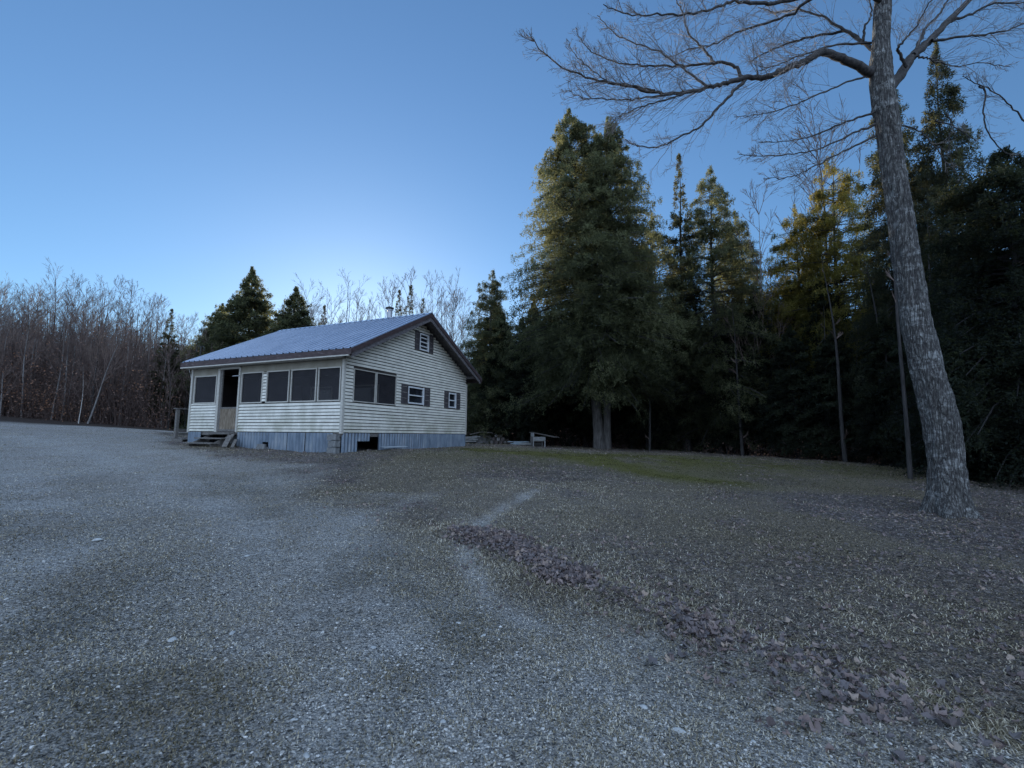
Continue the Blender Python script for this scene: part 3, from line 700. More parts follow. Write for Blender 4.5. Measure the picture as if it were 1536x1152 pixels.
mb = MB(); mb.box(-FO - .005, -FO + .02, -GO + .005, L_ + LO - .005, ZE - .20, ZE - .012); part('fascia', mb, 'fascia', roof); mb = MB(); mb.box(XB - .02, XB + .005, -GO + .005, L_ + LO - .005, zroof(XB) - .20, zroof(XB) - .012); part('fascia', mb, 'fascia', roof)
mb = MB(); mb.box(-FO - .025, -FO + .04, -GO + .1, L_ + LO - .02, ZE - .245, ZE - .205); part('eave_moulding', mb, 'trim', roof)
mb = MB(); mb.box(-FO + .04, .05, -.03, L_ + .02, ZE - .24, ZE - .225); part('soffit', mb, 'trim', roof)
for y_, th in ((-GO, .03), (L_ + LO - .03, .03)):
    mb = MB()
    for xe in (-FO - .01, XB + .01):
        a = (xe, y_, zroof(xe) - .004); r_ = (XR, y_, ZR - .004); mb.prism([a, r_, (XR, y_, ZR - .17), (xe, y_, zroof(xe) - .16)], (0, th, 0))
    part('rake_board', mb, 'fascia', roof)
mb = MB()
for xe in (-FO + .08, XB - .08):
    mb.prism([(xe, -GO + .034, zroof(xe) - .168), (XR, -GO + .034, ZR - .178), (XR, -GO + .034, ZR - .33), (xe, -GO + .034, zroof(xe) - .32)], (0, .04, 0))
part('lower_rake_board', mb, 'rakewood', roof)
for k, xx in enumerate((-.12, 3.9, 7.95)):
    mb = MB(); zz = zroof(xx) - .3; mb.box(xx, xx + .09, -GO + .08, .0, zz, zz + .13); part('lookout_beam', mb, 'rakewood', roof)
# chimney pipe
def lathe(prof, k=20):
    mb = MB(); V = [(r * math.cos(j / k * 2 * math.pi), r * math.sin(j / k * 2 * math.pi), z) for r, z in prof for j in range(k)]
    q = [(i * k + j, i * k + (j + 1) % k, (i + 1) * k + (j + 1) % k, (i + 1) * k + j) for i in range(len(prof) - 1) for j in range(k)]; mb.add(V, q); return mb
zc = zroof(4.6)
cp = part('chimney_pipe', lathe([(.24, -.06), (.13, .12), (.115, .14), (.115, .45), (.120, .46), (.115, .47), (.115, .80)]), 'steel', roof, True); cp.location = (4.6, 2.0, zc)
cc = part('chimney_cap', lathe([(.0, .98), (.17, .91), (.18, .89), (.18, .86), (.0, .87)]), 'blackmetal', cp, False)
cb = part('cap_band', lathe([(.118, .76), (.14, .78), (.14, .82), (.118, .84), (.07, .87)]), 'steel', cp)
# bracket with two hoops on the far roof corner
mb = MB(); cx_, cy_ = .3, L_ + LO - .1; zb = zroof(.3)
mb.tube([(cx_, cy_, zb - .02), (cx_, cy_, zb + .32)], .02, 8, cap=True)
for s_, r_ in ((1, .13), (-1, .11)):
    th = np.linspace(0, math.pi * 1.25, 14); pts = [(cx_, cy_ + s_ * (r_ - r_ * math.cos(t)), zb + .32 + r_ * math.sin(t)) for t in th]; mb.tube(pts, .014, 6, cap=True)
part('roof_bracket', mb, 'blackmetal', roof)

# corrugated skirting
def corr(mb, axis, a, b, z0, z1, off=-.020, pitch=.15, amp=.024, zf=None):
    n = max(2, int((b - a) / pitch * 6)); t = np.linspace(a, b, n + 1); o = off + amp * np.sin(t / pitch * 2 * np.pi)
    zb = np.full(n + 1, z0) if zf is None else np.array([zf(q) for q in t])
    pts = (lambda zz: np.stack([t, o, zz], 1)) if axis == 'X' else (lambda zz: np.stack([o, t, zz], 1))
    V = np.vstack([pts(zb), pts(np.full(n + 1, z1))]); q = [(i, i + 1, n + 2 + i, n + 1 + i) for i in range(n)]
    if axis == 'Y': q = [f[::-1] for f in q]
    mb.add(V, q)
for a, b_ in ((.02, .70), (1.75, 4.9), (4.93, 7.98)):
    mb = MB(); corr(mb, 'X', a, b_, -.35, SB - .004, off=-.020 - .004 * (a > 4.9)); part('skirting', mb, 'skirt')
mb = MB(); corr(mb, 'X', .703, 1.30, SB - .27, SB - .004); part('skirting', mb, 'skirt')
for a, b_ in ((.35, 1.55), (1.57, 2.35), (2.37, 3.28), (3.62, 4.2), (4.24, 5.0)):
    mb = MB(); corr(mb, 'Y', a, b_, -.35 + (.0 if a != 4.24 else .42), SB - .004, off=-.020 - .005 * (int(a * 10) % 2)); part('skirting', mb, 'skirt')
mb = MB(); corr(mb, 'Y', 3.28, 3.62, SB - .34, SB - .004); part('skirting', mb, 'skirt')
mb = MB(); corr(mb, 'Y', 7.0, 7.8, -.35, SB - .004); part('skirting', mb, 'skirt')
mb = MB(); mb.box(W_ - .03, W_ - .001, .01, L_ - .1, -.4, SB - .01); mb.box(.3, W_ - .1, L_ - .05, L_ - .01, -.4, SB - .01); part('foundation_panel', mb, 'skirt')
mb = MB(); mb.box(-.02, .16, -.02, .0, SB - .05, SB - .002); mb.box(.0, 8, -.0, .1, SB - .12, SB - .006); mb.box(-.0, .1, .11, L_, SB - .12, SB - .006); part('sill_beam', mb, 'greywood')
for px_, py_ in ((.9, .5), (3.2, .6), (5.6, .6), (.6, 3.5), (1.5, 1.9), (.7, 6)):
    mb = MB(); mb.box(px_ - .1, px_ + .1, py_ - .2, py_ + .2, -.4, SB - .13); part('foundation_pier', mb, 'concrete')

def L2W(x, y, z=None):
    p = HC + HV * x + HU * y
    return (p[0], p[1], gz(p[0], p[1]) if z is None else hz0 + z)
def thing(name, lx, ly, label, cat, group=None, rz=0, z=None):
    e = empty(name, L2W(lx, ly, z), RZ + rz); tag(e, label, cat, group); return e

# concrete blocks stacked at the corner (front side)
rr = random.Random(3)
gzc = L2W(-.1, .2)[2] - hz0
for i, (lab, y_, zz, rot) in enumerate((('lowest concrete block of the stack at the cabin corner', .17, -.02, .1), ('middle concrete block of the stack at the cabin corner', .15, .19, -.08), ('topmost concrete block of the stack under the cabin corner', .19, .40, .14))):
    mb = MB(); a, h = .10, .19
    mb.box(-a, -a + .03, -.17, .17, 0, h); mb.box(a - .03, a, -.17, .17, 0, h)
    for q in (-.17, -.018, .138): mb.box(-a + .03, a - .03, q, q + .032, 0, h)
    o = mb.build('concrete_block', M['concrete']); p = L2W(-.13, y_); o.location = (p[0], p[1], p[2] + zz); o.rotation_euler = (0, 0, RZ + rot); tag(o, lab, 'concrete block', 'concrete blocks stacked at the cabin corner')
mb = MB(); mb.box(-.1, .1, -.19, .19, 0, .1); mb.box(-.1, -.02, -.19, .15, .1, .2)
o = mb.build('concrete_block', M['concrete']); p = L2W(-.14, 3.42); o.location = (p[0], p[1], p[2] - .03); o.rotation_euler = (0, 0, RZ + .1); tag(o, 'broken concrete block by the notch in the front skirting', 'concrete block')

# steps under the porch door
st = thing('porch_steps', -.1, 5.6, 'three grey wooden steps below the open porch door', 'steps')
g0 = st.location.z - hz0
for k, (x0, zt, y0, y1) in enumerate(((-.30, SB - .04, -.62, .80), (-.60, SB - .21, -.64, .86), (-.92, SB - .38, -.62, .93))):
    mb = MB(); mb.box(x0 + .10, x0 + .40, y0, y1, zt - g0 - .045, zt - g0); mb.build('tread', M['greywood'], st)
for y_ in (-.50, .70):
    mb = MB(); a = SB - .10 - g0
    mb.prism([(-.02, y_, a), (-.02, y_, a - .26), (-.62, y_, -.12), (-.76, y_, -.12), (-.76, y_, SB - .44 - g0)], (0, .045, 0)); mb.build('stringer', M['greywood'], st)

# scrap boards leaning in a heap beside the steps
for i, (a, b_, wd, lab) in enumerate((((-.25, 4.98), (-.75, 4.55), .16, 'widest rotten board slumped against the steps'), ((-.15, 4.8), (-.62, 4.32), .10, 'narrow splintered board at the front of the heap by the steps'), ((-.2, 4.9), (-.5, 4.85), .13, 'short steep board propped between the steps and skirting'))):
    p = np.array(L2W(*a)); q = np.array(L2W(*b_)); mb = MB(); h = (.40, .26, .44)[i]
    mid = (p + q) / 2; mb.bar(p + (0, 0, h) - mid, q + (0, 0, .03) - mid, wd, .03); o = mb.build('scrap_board', M['greywood']); o.location = mid; tag(o, lab, 'board', 'scrap boards heaped beside the porch steps')

# side stoop with railing, left end
sp_ = thing('side_stoop', .95, 7.95, 'weathered wooden stoop with railing at the far left end of the cabin', 'stoop')
g0 = sp_.location.z - hz0; dz = SB - .28 - g0
mb = MB()
for k in range(7): mb.box(-1.05 + k * .3, -.765 + k * .3, -.05, .62, dz - .04, dz)
mb.build('platform', M['greywood'], sp_)
mb = MB(); mb.box(-1.06, 1.05, .625, .66, dz - .16, dz - .002); mb.box(-1.1, -1.062, -.05, .62, dz - .16, dz - .002); mb.build('rim_board', M['greywood'], sp_)
for x_ in (-.98, .9):
    mb = MB(); mb.box(x_ - .055, x_ + .055, .51, .62, -.3, SB + .88 - g0); mb.build('post', M['greywood'], sp_)
mb = MB(); mb.box(-1.1, 1.02, .48, .65, SB + .885 - g0, SB + .925 - g0); mb.build('top_rail', M['greywood'], sp_)
for zz in (SB + .02, SB - .14): 
    mb = MB(); mb.box(-.92, .84, .545, .58, zz - g0, zz + .09 - g0); mb.build('lower_rail', M['greywood'], sp_)
mb = MB(); mb.box(-1.45, -1.12, -.2, .6, dz - .26, dz - .22); mb.box(-1.4, -1.36, -.15, -.11, -.2, dz - .26); mb.box(-1.4, -1.36, .5, .54, -.2, dz - .26); mb.build('step', M['greywood'], sp_)

# loose corrugated sheet on the grass below the gap
mb = MB(); corr(mb, 'X', -.62, .62, 0, 0, 0)
mb = MB(); n = 60; t = np.linspace(-.68, .68, n); o_ = .012 * np.sin(t / .068 * 2 * np.pi)
V = np.vstack([np.stack([t, np.full(n, -.1), o_], 1), np.stack([t, np.full(n, .1), o_ + .03], 1)]); mb.add(V, [(i, i + 1, n + i + 1, n + i) for i in range(n - 1)])
o = mb.build('metal_sheet', simple('pale_zinc', [(.3, (.3, .34, .38)), (.7, (.45, .5, .54))], rough=.5, metal=.3, bs=0)); p = L2W(2.35, -.32); o.location = (p[0], p[1], p[2] + .07); o.rotation_euler = (0, 0, RZ); tag(o, 'strip of corrugated metal lying on the grass below the skirting gap', 'metal sheet')
p = G(580, 683)

# ------------------------------------------------------------------ trees
def crown(rng, H, Rr, z0, nb, tw=20, el=13, power=.75, es=.12, ew=.022, up=.15, sag=.45, org=(0, 0), lean=(0, 0), gap=.25, wood=None, rmin=.12):
    """needled crown: branches, flat side sprays, small needle clumps; returns quads (N,4,3) and tone"""
    t = 1 - (1 - rng.random(nb)) ** .70                        # 0 bottom .. 1 top
    zb = z0 + (H - z0) * t
    L = (Rr * (1 - t) ** power + rmin * Rr * rng.random(nb) * (1 - t) ** .35) * rng.uniform(.45, 1.12, nb) ** .8
    az = rng.uniform(0, 2 * np.pi, nb)
    lump = .86 + .28 * vnoise(az * 1.9 + 5, zb * 1.1, 3)
    L = L * lump * (.74 + .26 * sstep(0, .22, t)) * (.35 + .65 * sstep(0, .13, 1 - t))
    tone_b = np.clip(.46 + 1.25 * (vnoise(az * 1.5, zb * .9, 8) - .5) + rng.normal(0, .16, nb), 0, 1)
    upb = up * (.2 + 1.6 * t) ; sagb = sag * rng.uniform(.6, 1.3, nb) * (1 - .65 * t)
    cx = org[0] + lean[0] * (zb / H); cy = org[1] + lean[1] * (zb / H)
    if wood is not None:
        for i in range(0, nb, 2):
            s = np.linspace(0, .92, 4); pts = np.stack([cx[i] + np.cos(az[i]) * L[i] * s, cy[i] + np.sin(az[i]) * L[i] * s, zb[i] + L[i] * (upb[i] * s - sagb[i] * s * s)], 1)
            wood.tube(pts, np.array([1, .7, .45, .2]) * (.012 + .011 * L[i]), 3)
    B = np.repeat(np.arange(nb), tw); n = len(B)
    s = rng.uniform(gap, 1.0, n) ** .8; side = np.where(rng.random(n) < .5, -1, 1)
    tl = (.06 + .42 * L[B] * (1.15 - s)) * rng.uniform(.6, 1.15, n); tl = np.minimum(tl, 1.3)
    ta = az[B] + side * rng.uniform(.5, 1.15, n)
    px = cx[B] + np.cos(az[B]) * L[B] * s; py = cy[B] + np.sin(az[B]) * L[B] * s; pz = zb[B] + L[B] * (upb[B] * s - sagb[B] * s * s)
    tup = rng.normal(-.08, .42, n) + upb[B] * .4
    C = np.repeat(np.arange(n), el); m = len(C)
    u = rng.random(m); ex = px[C] + np.cos(ta[C]) * tl[C] * u; ey = py[C] + np.sin(ta[C]) * tl[C] * u; ez = pz[C] + tl[C] * (tup[C] * u - .28 * u * u) + rng.normal(0, .07, m)
    ea = ta[C] + rng.normal(0, .75, m); inc = rng.normal(-.1, .7, m)
    ln = es * rng.uniform(.55, 1.3, m); wd = ew * rng.uniform(.6, 1.4, m)
    d = np.stack([np.cos(ea) * np.cos(inc), np.sin(ea) * np.cos(inc), np.sin(inc)], 1)
    sv = np.stack([-np.sin(ea), np.cos(ea), np.zeros(m)], 1); nv = np.cross(d, sv)
    ro = rng.normal(0, .8, m); sv = sv * np.cos(ro)[:, None] + nv * np.sin(ro)[:, None]
    c = np.stack([ex, ey, ez], 1)
    kp = rng.random(m) < np.clip(L[B][C] / 1.3, .22, 1)
    Q = np.stack([c, c + d * (ln * .45)[:, None] + sv * wd[:, None], c + d * ln[:, None], c + d * (ln * .45)[:, None] - sv * wd[:, None]], 1)[kp]
    C = C[kp]; m = len(C)
    tone = np.clip(tone_b[B][C] + rng.normal(0, .12, m), 0, 1)
    return Q, tone
def quads_mb(Qs, Ts):
    Q = np.concatenate(Qs); T = np.concatenate(Ts); mb = MB(); mb.add(Q.reshape(-1, 3), np.arange(len(Q) * 4).reshape(-1, 4), None, np.repeat(T, 4)); return mb
def trunk_pts(H, lean=(0, 0), org=(0, 0), wob=.12, seed=0, n=14):
    r = random.Random(seed); z = np.linspace(-.3, H, n); a, b = r.uniform(0, 6), r.uniform(0, 6)
    return np.stack([org[0] + lean[0] * z / H + wob * np.sin(z * .5 + a) * z / H, org[1] + lean[1] * z / H + wob * np.sin(z * .4 + b) * z / H, z], 1)
def bark_disp(seed, amp=.10):
    def f(rr, th):
        n, k = rr.shape; i = np.arange(n)[:, None]; return rr * (1 + amp * (vnoise(th[None] * 4 + i * .03, i * .35 + th[None] * 0, seed) - .5) * 2)
    return f

def conifer(name, seed, H, Rr, z0, nb, mat, label, cat, group=None, tr=.2, **kw):
    rng = np.random.default_rng(seed); e = empty(name); tag(e, label, cat, group)
    wood = MB(); tp = trunk_pts(H, seed=seed, lean=kw.get('lean', (0, 0)))
    z = tp[:, 2]; wood.tube(tp, tr * np.clip(1 - z / H, .04, 1) * (1 + .5 * np.exp(-np.clip(z, 0, 9) * 2.5)), 9)
    br = MB(); Q, T = crown(rng, H * 1.0, Rr, z0, nb, wood=br, **kw)
    # leader
    nl = 260; zt = H * (1 - .10 * rng.random(nl) ** 1.3); al = rng.uniform(0, 6.28, nl); rl = (H - zt) * .22 * rng.random(nl) + .01
    tl_ = kw.get('lean', (0, 0)); cc_ = np.stack([tp[-1, 0] + np.cos(al) * rl, tp[-1, 1] + np.sin(al) * rl, zt], 1); dl = np.stack([np.cos(al) * .7, np.sin(al) * .7, np.full(nl, .6)], 1) * (kw.get('es', .11) * 1.1); sl_ = np.stack([-np.sin(al), np.cos(al), 0 * al], 1) * kw.get('ew', .02)
    Q = np.concatenate([Q, np.stack([cc_, cc_ + dl * .5 + sl_, cc_ + dl, cc_ + dl * .5 - sl_], 1)]); T = np.concatenate([T, np.full(nl, .6)])
    quads_mb([Q], [T]).build('crown', M[mat], e)
    wood.build('trunk', M['bark_dark'], e, True)
    for k in range(26):    # dead lower limbs
        a = rng.uniform(0, 6.28); zz = rng.uniform(.1, max(.6, z0 + 2.)); L = rng.uniform(.3, 1.3) * Rr * .45
        br.tube([(0, 0, zz), (math.cos(a) * L * .5, math.sin(a) * L * .5, zz + rng.uniform(-.1, .1)), (math.cos(a) * L, math.sin(a) * L, zz - rng.uniform(0, .35))], (.018, .012, .004), 3)
    br.build('branches', M['bark_dark'], e)
    return e
def place(e, px, d, label=None, group=None, s=1.0, rz=0, ptop=None, sw=None, Hn=None):
    p = P(px, 650, d); z = gz(p[0], p[1]); e.location = (p[0], p[1], z - .05)
    if ptop is not None:
        ht = P(px, ptop, d)[2] - z; s = ht / Hn
    e.scale = ((s * (sw or 1)), (s * (sw or 1)), s); e.rotation_euler = (0, 0, rz)
    if label: e['label'] = label
    if group: e['group'] = group
    return e

# the great double-trunked hemlock
def great_hemlock():
    rng = np.random.default_rng(5); p = P(905, 660, 27); z = gz(p[0], p[1])
    e = empty('hemlock_tree', (p[0], p[1], z)); tag(e, 'huge broad hemlock with two trunks, standing tallest right of the cabin', 'tree')
    H = P(870, 160, 27)[2] - z; br = MB(); Qs, Ts = [], []
    for org, ln, h, rad, nb, zz in (((-.22, 0), (-1.7, .2), H, 5.5, 1150, 3.5), ((.2, .1), (.4, .1), H - .5, 5.1, 950, 3.8)):
        Q, T = crown(rng, h, rad, zz, nb, tw=20, el=17, power=.68, es=.115, ew=.019, org=org, lean=ln, up=.12, sag=.42, wood=br); Qs.append(Q); Ts.append(T)
    quads_mb(Qs, Ts).build('crown', M['hemlock'], e)
    for org, ln, h, r0 in (((-.22, 0), (-1.7, .2), H, .29), ((.2, .12), (.4, .1), H - .5, .22)):
        w_ = MB(); tp = trunk_pts(h, lean=ln, org=org, wob=.25, seed=int(r0 * 100), n=40); zc_ = tp[:, 2]
        w_.tube(tp, r0 * np.clip(1 - zc_ / h, .03, 1) * (1 + .45 * np.exp(-np.clip(zc_, 0, 9) * 2.2)), 20, dispf=bark_disp(4, .12)); w_.build('trunk', M['bark_mid'], e, True)
    for k in range(40):
        a = rng.uniform(0, 6.28); zz = rng.uniform(2.6, 6); L = rng.uniform(.8, 3)
        br.tube([(0, 0, zz), (math.cos(a) * L * .5, math.sin(a) * L * .5, zz + .1), (math.cos(a) * L, math.sin(a) * L, zz - rng.uniform(0, .7))], (.03, .018, .005), 4)
    br.build('branches', M['bark_dark'], e)
great_hemlock()

GR = 'evergreen trees at the edge of the dark wood'
c1 = conifer('hemlock_tree', 21, 12, 3.4, .5, 560, 'hemlock', 'mid-sized hemlock peeking over the cabin roof, left of the huge one', 'tree', GR, tw=18, el=16, es=.11, ew=.017, power=.66)
place(c1, 735, 31, ptop=405, Hn=12)
c2 = conifer('spruce_tree', 22, 18, 1.9, 1.5, 430, 'spruce', 'tall thin spire-topped spruce just right of the huge hemlock', 'tree', GR, tw=16, el=13, power=.9, es=.12, ew=.024, up=.25, sag=.3)
place(c2, 1030, 29, ptop=230, Hn=18)
c3 = conifer('hemlock_tree', 23, 17, 3.9, 1.5, 700, 'hemlock', 'full pointed hemlock right of the thin spire-topped spruce', 'tree', GR, tw=18, el=17, es=.105, ew=.016, power=.66)
place(c3, 1078, 28, ptop=248, Hn=17)
c4 = copy_tree(c3); place(c4, 1118, 30, 'shorter hemlock hugging the right side of the full pointed one', ptop=315, Hn=17, rz=2)
c5 = conifer('cedar_tree', 24, 14, 3.7, 1.5, 640, 'golden', 'rounded sunlit golden green evergreen left of the leaning bare tree', 'tree', GR, tw=18, el=17, es=.10, ew=.016, power=.55)
place(c5, 1212, 27, ptop=308, Hn=14, sw=.95)
c6 = copy_tree(c5); place(c6, 1272, 25, 'taller sunlit golden evergreen directly left of the leaning trunk', ptop=232, Hn=14, rz=1.3, sw=.8)
c7 = conifer('spruce_tree', 25, 15, 2.5, 1.0, 640, 'spruce', 'dark spruce partly hidden behind the leaning bare tree', 'tree', GR, tw=18, el=17, power=.75, es=.10, ew=.015)
place(c7, 1372, 20, ptop=95, Hn=15, sw=.8)
c8 = copy_tree(c7); place(c8, 1457, 18, 'tall dark spruce against the sky at upper right', ptop=62, Hn=15, rz=2.4, sw=.78)
c9 = conifer('hemlock_tree', 26, 9, 3.6, .6, 620, 'deep', 'near dark hemlock with drooping boughs cut off by the right edge', 'tree', GR, tw=24, el=14, power=.55, es=.10, ew=.018)
place(c9, 1545, 13.5, ptop=225, Hn=9, sw=.95)
c10 = copy_tree(c1); place(c10, 985, 31, 'hemlock filling the gap behind the huge one, left of the thin spruce', GR, ptop=325, Hn=12, rz=.7)

# wood behind: many similar dark evergreens
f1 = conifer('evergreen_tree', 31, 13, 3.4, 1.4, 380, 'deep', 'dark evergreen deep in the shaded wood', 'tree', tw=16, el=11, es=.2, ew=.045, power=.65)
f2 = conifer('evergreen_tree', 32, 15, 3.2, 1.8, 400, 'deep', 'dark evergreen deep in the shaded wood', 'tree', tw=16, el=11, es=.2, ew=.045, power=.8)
protos = [f1, f2]; rr = random.Random(12); first = [True, True]
FG = 'dark evergreens deep in the wood on the right'
fill = []
for row, (off, n, h0, h1) in enumerate(((2.0, 19, 6.5, 9.5), (5.5, 19, 8, 11), (9.5, 19, 9, 12), (15, 19, 11, 13.5))):
    for i in range(n):
        az = R(-3 + (60 + 3) * (i + .5) / n + rr.uniform(-1, 1))
        px = CX + F * math.tan(az)
        d0 = 28 if px < 1000 else max(9.5, 28 - (px - 1000) * .0285)
        fill.append((px, d0 + off * (1 if px < 1200 else .8) + rr.uniform(-1, 1), rr.uniform(h0, h1) * (1.0 if px < 1250 else .9)))
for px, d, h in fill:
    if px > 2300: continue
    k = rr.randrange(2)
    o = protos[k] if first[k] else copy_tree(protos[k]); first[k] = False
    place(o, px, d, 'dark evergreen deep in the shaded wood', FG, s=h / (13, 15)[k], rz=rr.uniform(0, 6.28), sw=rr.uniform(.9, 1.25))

# evergreens on the left and behind the cabin
LG = 'evergreens behind the cabin'
g0_ = conifer('hemlock_tree', 27, 12, 5.6, .5, 820, 'hemlock', 'x', 'tree', tw=20, el=12, es=.14, ew=.024, power=1.15, up=.4, sag=.45)
g = g0_; place(g, 362, 39, 'broad hemlock above the left end of the cabin roof', LG, ptop=400, Hn=12, rz=1)
g = copy_tree(g0_); place(g, 432, 38, 'hemlock above the roof, right of the broad one', LG, ptop=430, Hn=12, sw=1.1, rz=2)
g = copy_tree(g0_); place(g, 318, 40, 'lower hemlock beside the left of the broad one', LG, ptop=455, Hn=12, sw=1.1, rz=4)
g = copy_tree(c2); place(g, 241, 36, 'small solitary spruce among the bare trees left of the cabin', LG, ptop=462, Hn=18, sw=1.5, rz=1)
for px, pt, sw, lab in ((608, 428, 1.4, 'middle and tallest of the far spruces above the roof, right of the chimney'), (591, 434, 1.2, 'far thin spruce nearest the chimney pipe'), (628, 447, 1.0, 'rightmost small far spruce above the roof'), (476, 458, 1.5, 'small reddish evergreen above the roof, left of the chimney')):
    g = copy_tree(c2); place(g, px, 52, lab, LG, ptop=pt, Hn=18, sw=sw, rz=px)

# bare trees
def grow(mb, rng, p, d, L, r, lvl, maxl, curl=.15, kids=5, up=.12, flat=1.0, k=4, min_r=.004, spread=.8, ns=5, fine=3):
    pts = [p.copy()]; dd = d.copy(); st = L / ns
    for i in range(ns):
        dd = dd + rng.normal(0, curl, 3) * np.array((1, 1, .7 * flat)) + np.array((0, 0, up)); dd /= np.linalg.norm(dd)
        p = p + dd * st; pts.append(p)
    pts = np.array(pts); rad = np.maximum(r * np.linspace(1, .35, ns + 1), min_r * .7)
    mb.tube(pts, rad, k if lvl == 0 else fine)
    if lvl >= maxl: return
    for j in range(kids):
        t = rng.uniform(.22, 1.0); i = min(int(t * ns), ns - 1); q = pts[i] + (pts[i + 1] - pts[i]) * (t * ns - i)
        ax = pts[i + 1] - pts[i]; ax /= np.linalg.norm(ax)
        o = rng.normal(0, 1, 3) * np.array((1, 1, flat)); o -= ax * (o @ ax); o /= np.linalg.norm(o) + 1e-9
        nd = ax + o * spread * rng.uniform(.7, 1.3); nd /= np.linalg.norm(nd)
        grow(mb, rng, q, nd, L * rng.uniform(.35, .62) * (1.15 - .5 * t), max(r * .5 * (1 - .5 * t), min_r), lvl + 1, maxl, curl * 1.1, kids, up, flat, k, min_r, spread, max(3, ns - 1), fine)
def bare(name, seed, H, r0, mat, label, group, start=.35, nbr=26, ml=2, kids=4, ang=.62, split=1, len_=.34, wob=.2):
    rng = np.random.default_rng(seed); e = empty(name); tag(e, label, 'tree', group); tr = MB(); tw = MB()
    for s_ in range(split):
        le = rng.normal(0, .5 if split > 1 else .35, 2); tp = trunk_pts(H * rng.uniform(.85, 1), lean=le * (1.6 if split > 1 else 1), wob=wob, seed=seed + s_, n=16)
        z = tp[:, 2]; hh = z[-1]; rad = r0 * np.clip(1 - z / hh, .05, 1) ** .9; tr.tube(tp, rad, 7)
        for b in range(nbr // split):
            t = start + (1 - start) * rng.random() ** .9; i = min(int(t * 15), 14); p = tp[i]; a = rng.uniform(0, 6.28)
            d = np.array((math.cos(a) * ang, math.sin(a) * ang, 1.0)); d /= np.linalg.norm(d)
            grow(tw, rng, p.copy(), d, H * len_ * (1.15 - t * .75) * rng.uniform(.6, 1.1), max(rad[i] * .5, .013), 0, ml, .075, kids, .07, k=3, min_r=.0085, spread=.55)
    tr.build('trunk', M[mat], e, True); tw.build('branches', M['twig'], e)
    return e
BG = 'leafless trees in the wood on the left'
BL = 'slender bare tree in the leafless wood on the left'
b1 = bare('bare_tree', 41, 13, .11, 'bark_grey', BL, BG); b2 = bare('bare_tree', 42, 12, .09, 'bark_dark', BL, BG, start=.3, nbr=30)
b3 = bare('bare_tree', 43, 13, .10, 'bark_dark', BL, BG, start=.2, nbr=32, split=3); b4 = bare('birch_tree', 44, 12, .08, 'bark_pale', 'white barked birch in the leafless wood on the left', 'birches in the wood on the left', start=.4, nbr=22, wob=.5)
b5 = bare('bare_tree', 45, 11, .07, 'bark_grey', BL, BG, start=.15, nbr=30, ang=.55, len_=.3)
pr_ = [b1, b2, b3, b4, b5]; used_ = [False] * 5; rr = random.Random(5)
def put_bare(k, px, d, h, label=None, group=None, rz=None, tilt=0):
    o = pr_[k] if not used_[k] else copy_tree(pr_[k]); used_[k] = True
    place(o, px, d, label or ('white barked birch in the leafless wood on the left' if k == 3 else BL), group or ('birches in the wood on the left' if k == 3 else BG), s=h / (13, 12, 13, 12, 11, 12)[k], rz=rr.uniform(0, 6.28) if rz is None else rz)
    if tilt: o.rotation_euler[1] = tilt
    return o
for row, (dd, n, ha, hb) in enumerate(((35, 34, 8, 11), (38, 40, 9.5, 12), (42, 42, 11, 13.5), (47, 40, 12, 15))):
    for i in range(n):
        px = -320 + 640 * (i + rr.random()) / n
        top = 405 + 55 * sstep(120, 290, px) + rr.uniform(2, 40) + (35 if row < 2 else 0)
        d = dd + rr.uniform(-1.2, 1.2); h = P(px, top, d)[2] - gz(*P(px, 650, d)[:2])
        put_bare(rr.choices(range(5), (3, 3, 2, 1.2, 3))[0], px, d, h)
for px, d, top, k in ((515, 47, 405, 2), (497, 50, 440, 1), (545, 50, 425, 0), (572, 52, 425, 4), (455, 46, 432, 1), (610, 50, 408, 4), (642, 48, 412, 4), (655, 50, 415, 0), (668, 46, 425, 1), (630, 55, 430, 2), (680, 47, 440, 4), (470, 50, 445, 0), (530, 55, 430, 0), (690, 50, 450, 1), (590, 56, 425, 1), (662, 56, 420, 2), (440, 52, 450, 3)):
    h = P(px, top, d)[2] - gz(*P(px, 650, d)[:2]); put_bare(k, px, d, h, 'bare tree rising behind the cabin roof' if k != 3 else 'pale birch rising behind the cabin roof', 'bare trees behind the cabin roof')
for i in range(40):
    px = 395 + 330 * (i + rr.random()) / 40; d = rr.uniform(44, 60); h = P(px, rr.uniform(470, 540), d)[2] - 1; put_bare(rr.choice((0, 1, 2, 4)), px, d, h, 'bare tree rising behind the cabin roof', 'bare trees behind the cabin roof')
o = put_bare(4, 1156, 27, P(1156, 290, 27)[2], 'thin bare tree standing between the pointed hemlock and the golden evergreen', 'bare trees in the right wood')
o = put_bare(1, 1250, 29, P(1250, 190, 29)[2], 'bare tree with fine twigs above the golden evergreens', 'bare trees in the right wood')
o = put_bare(0, 130, 33.5, 8.0, 'slim leaning grey tree in front of the wood on the left', 'leafless trees in the wood on the left', rz=0, tilt=.3)
o = put_bare(3, 116, 33, 4.5, 'short crooked white birch at the very edge of the left wood', 'birches in the wood on the left', rz=2)
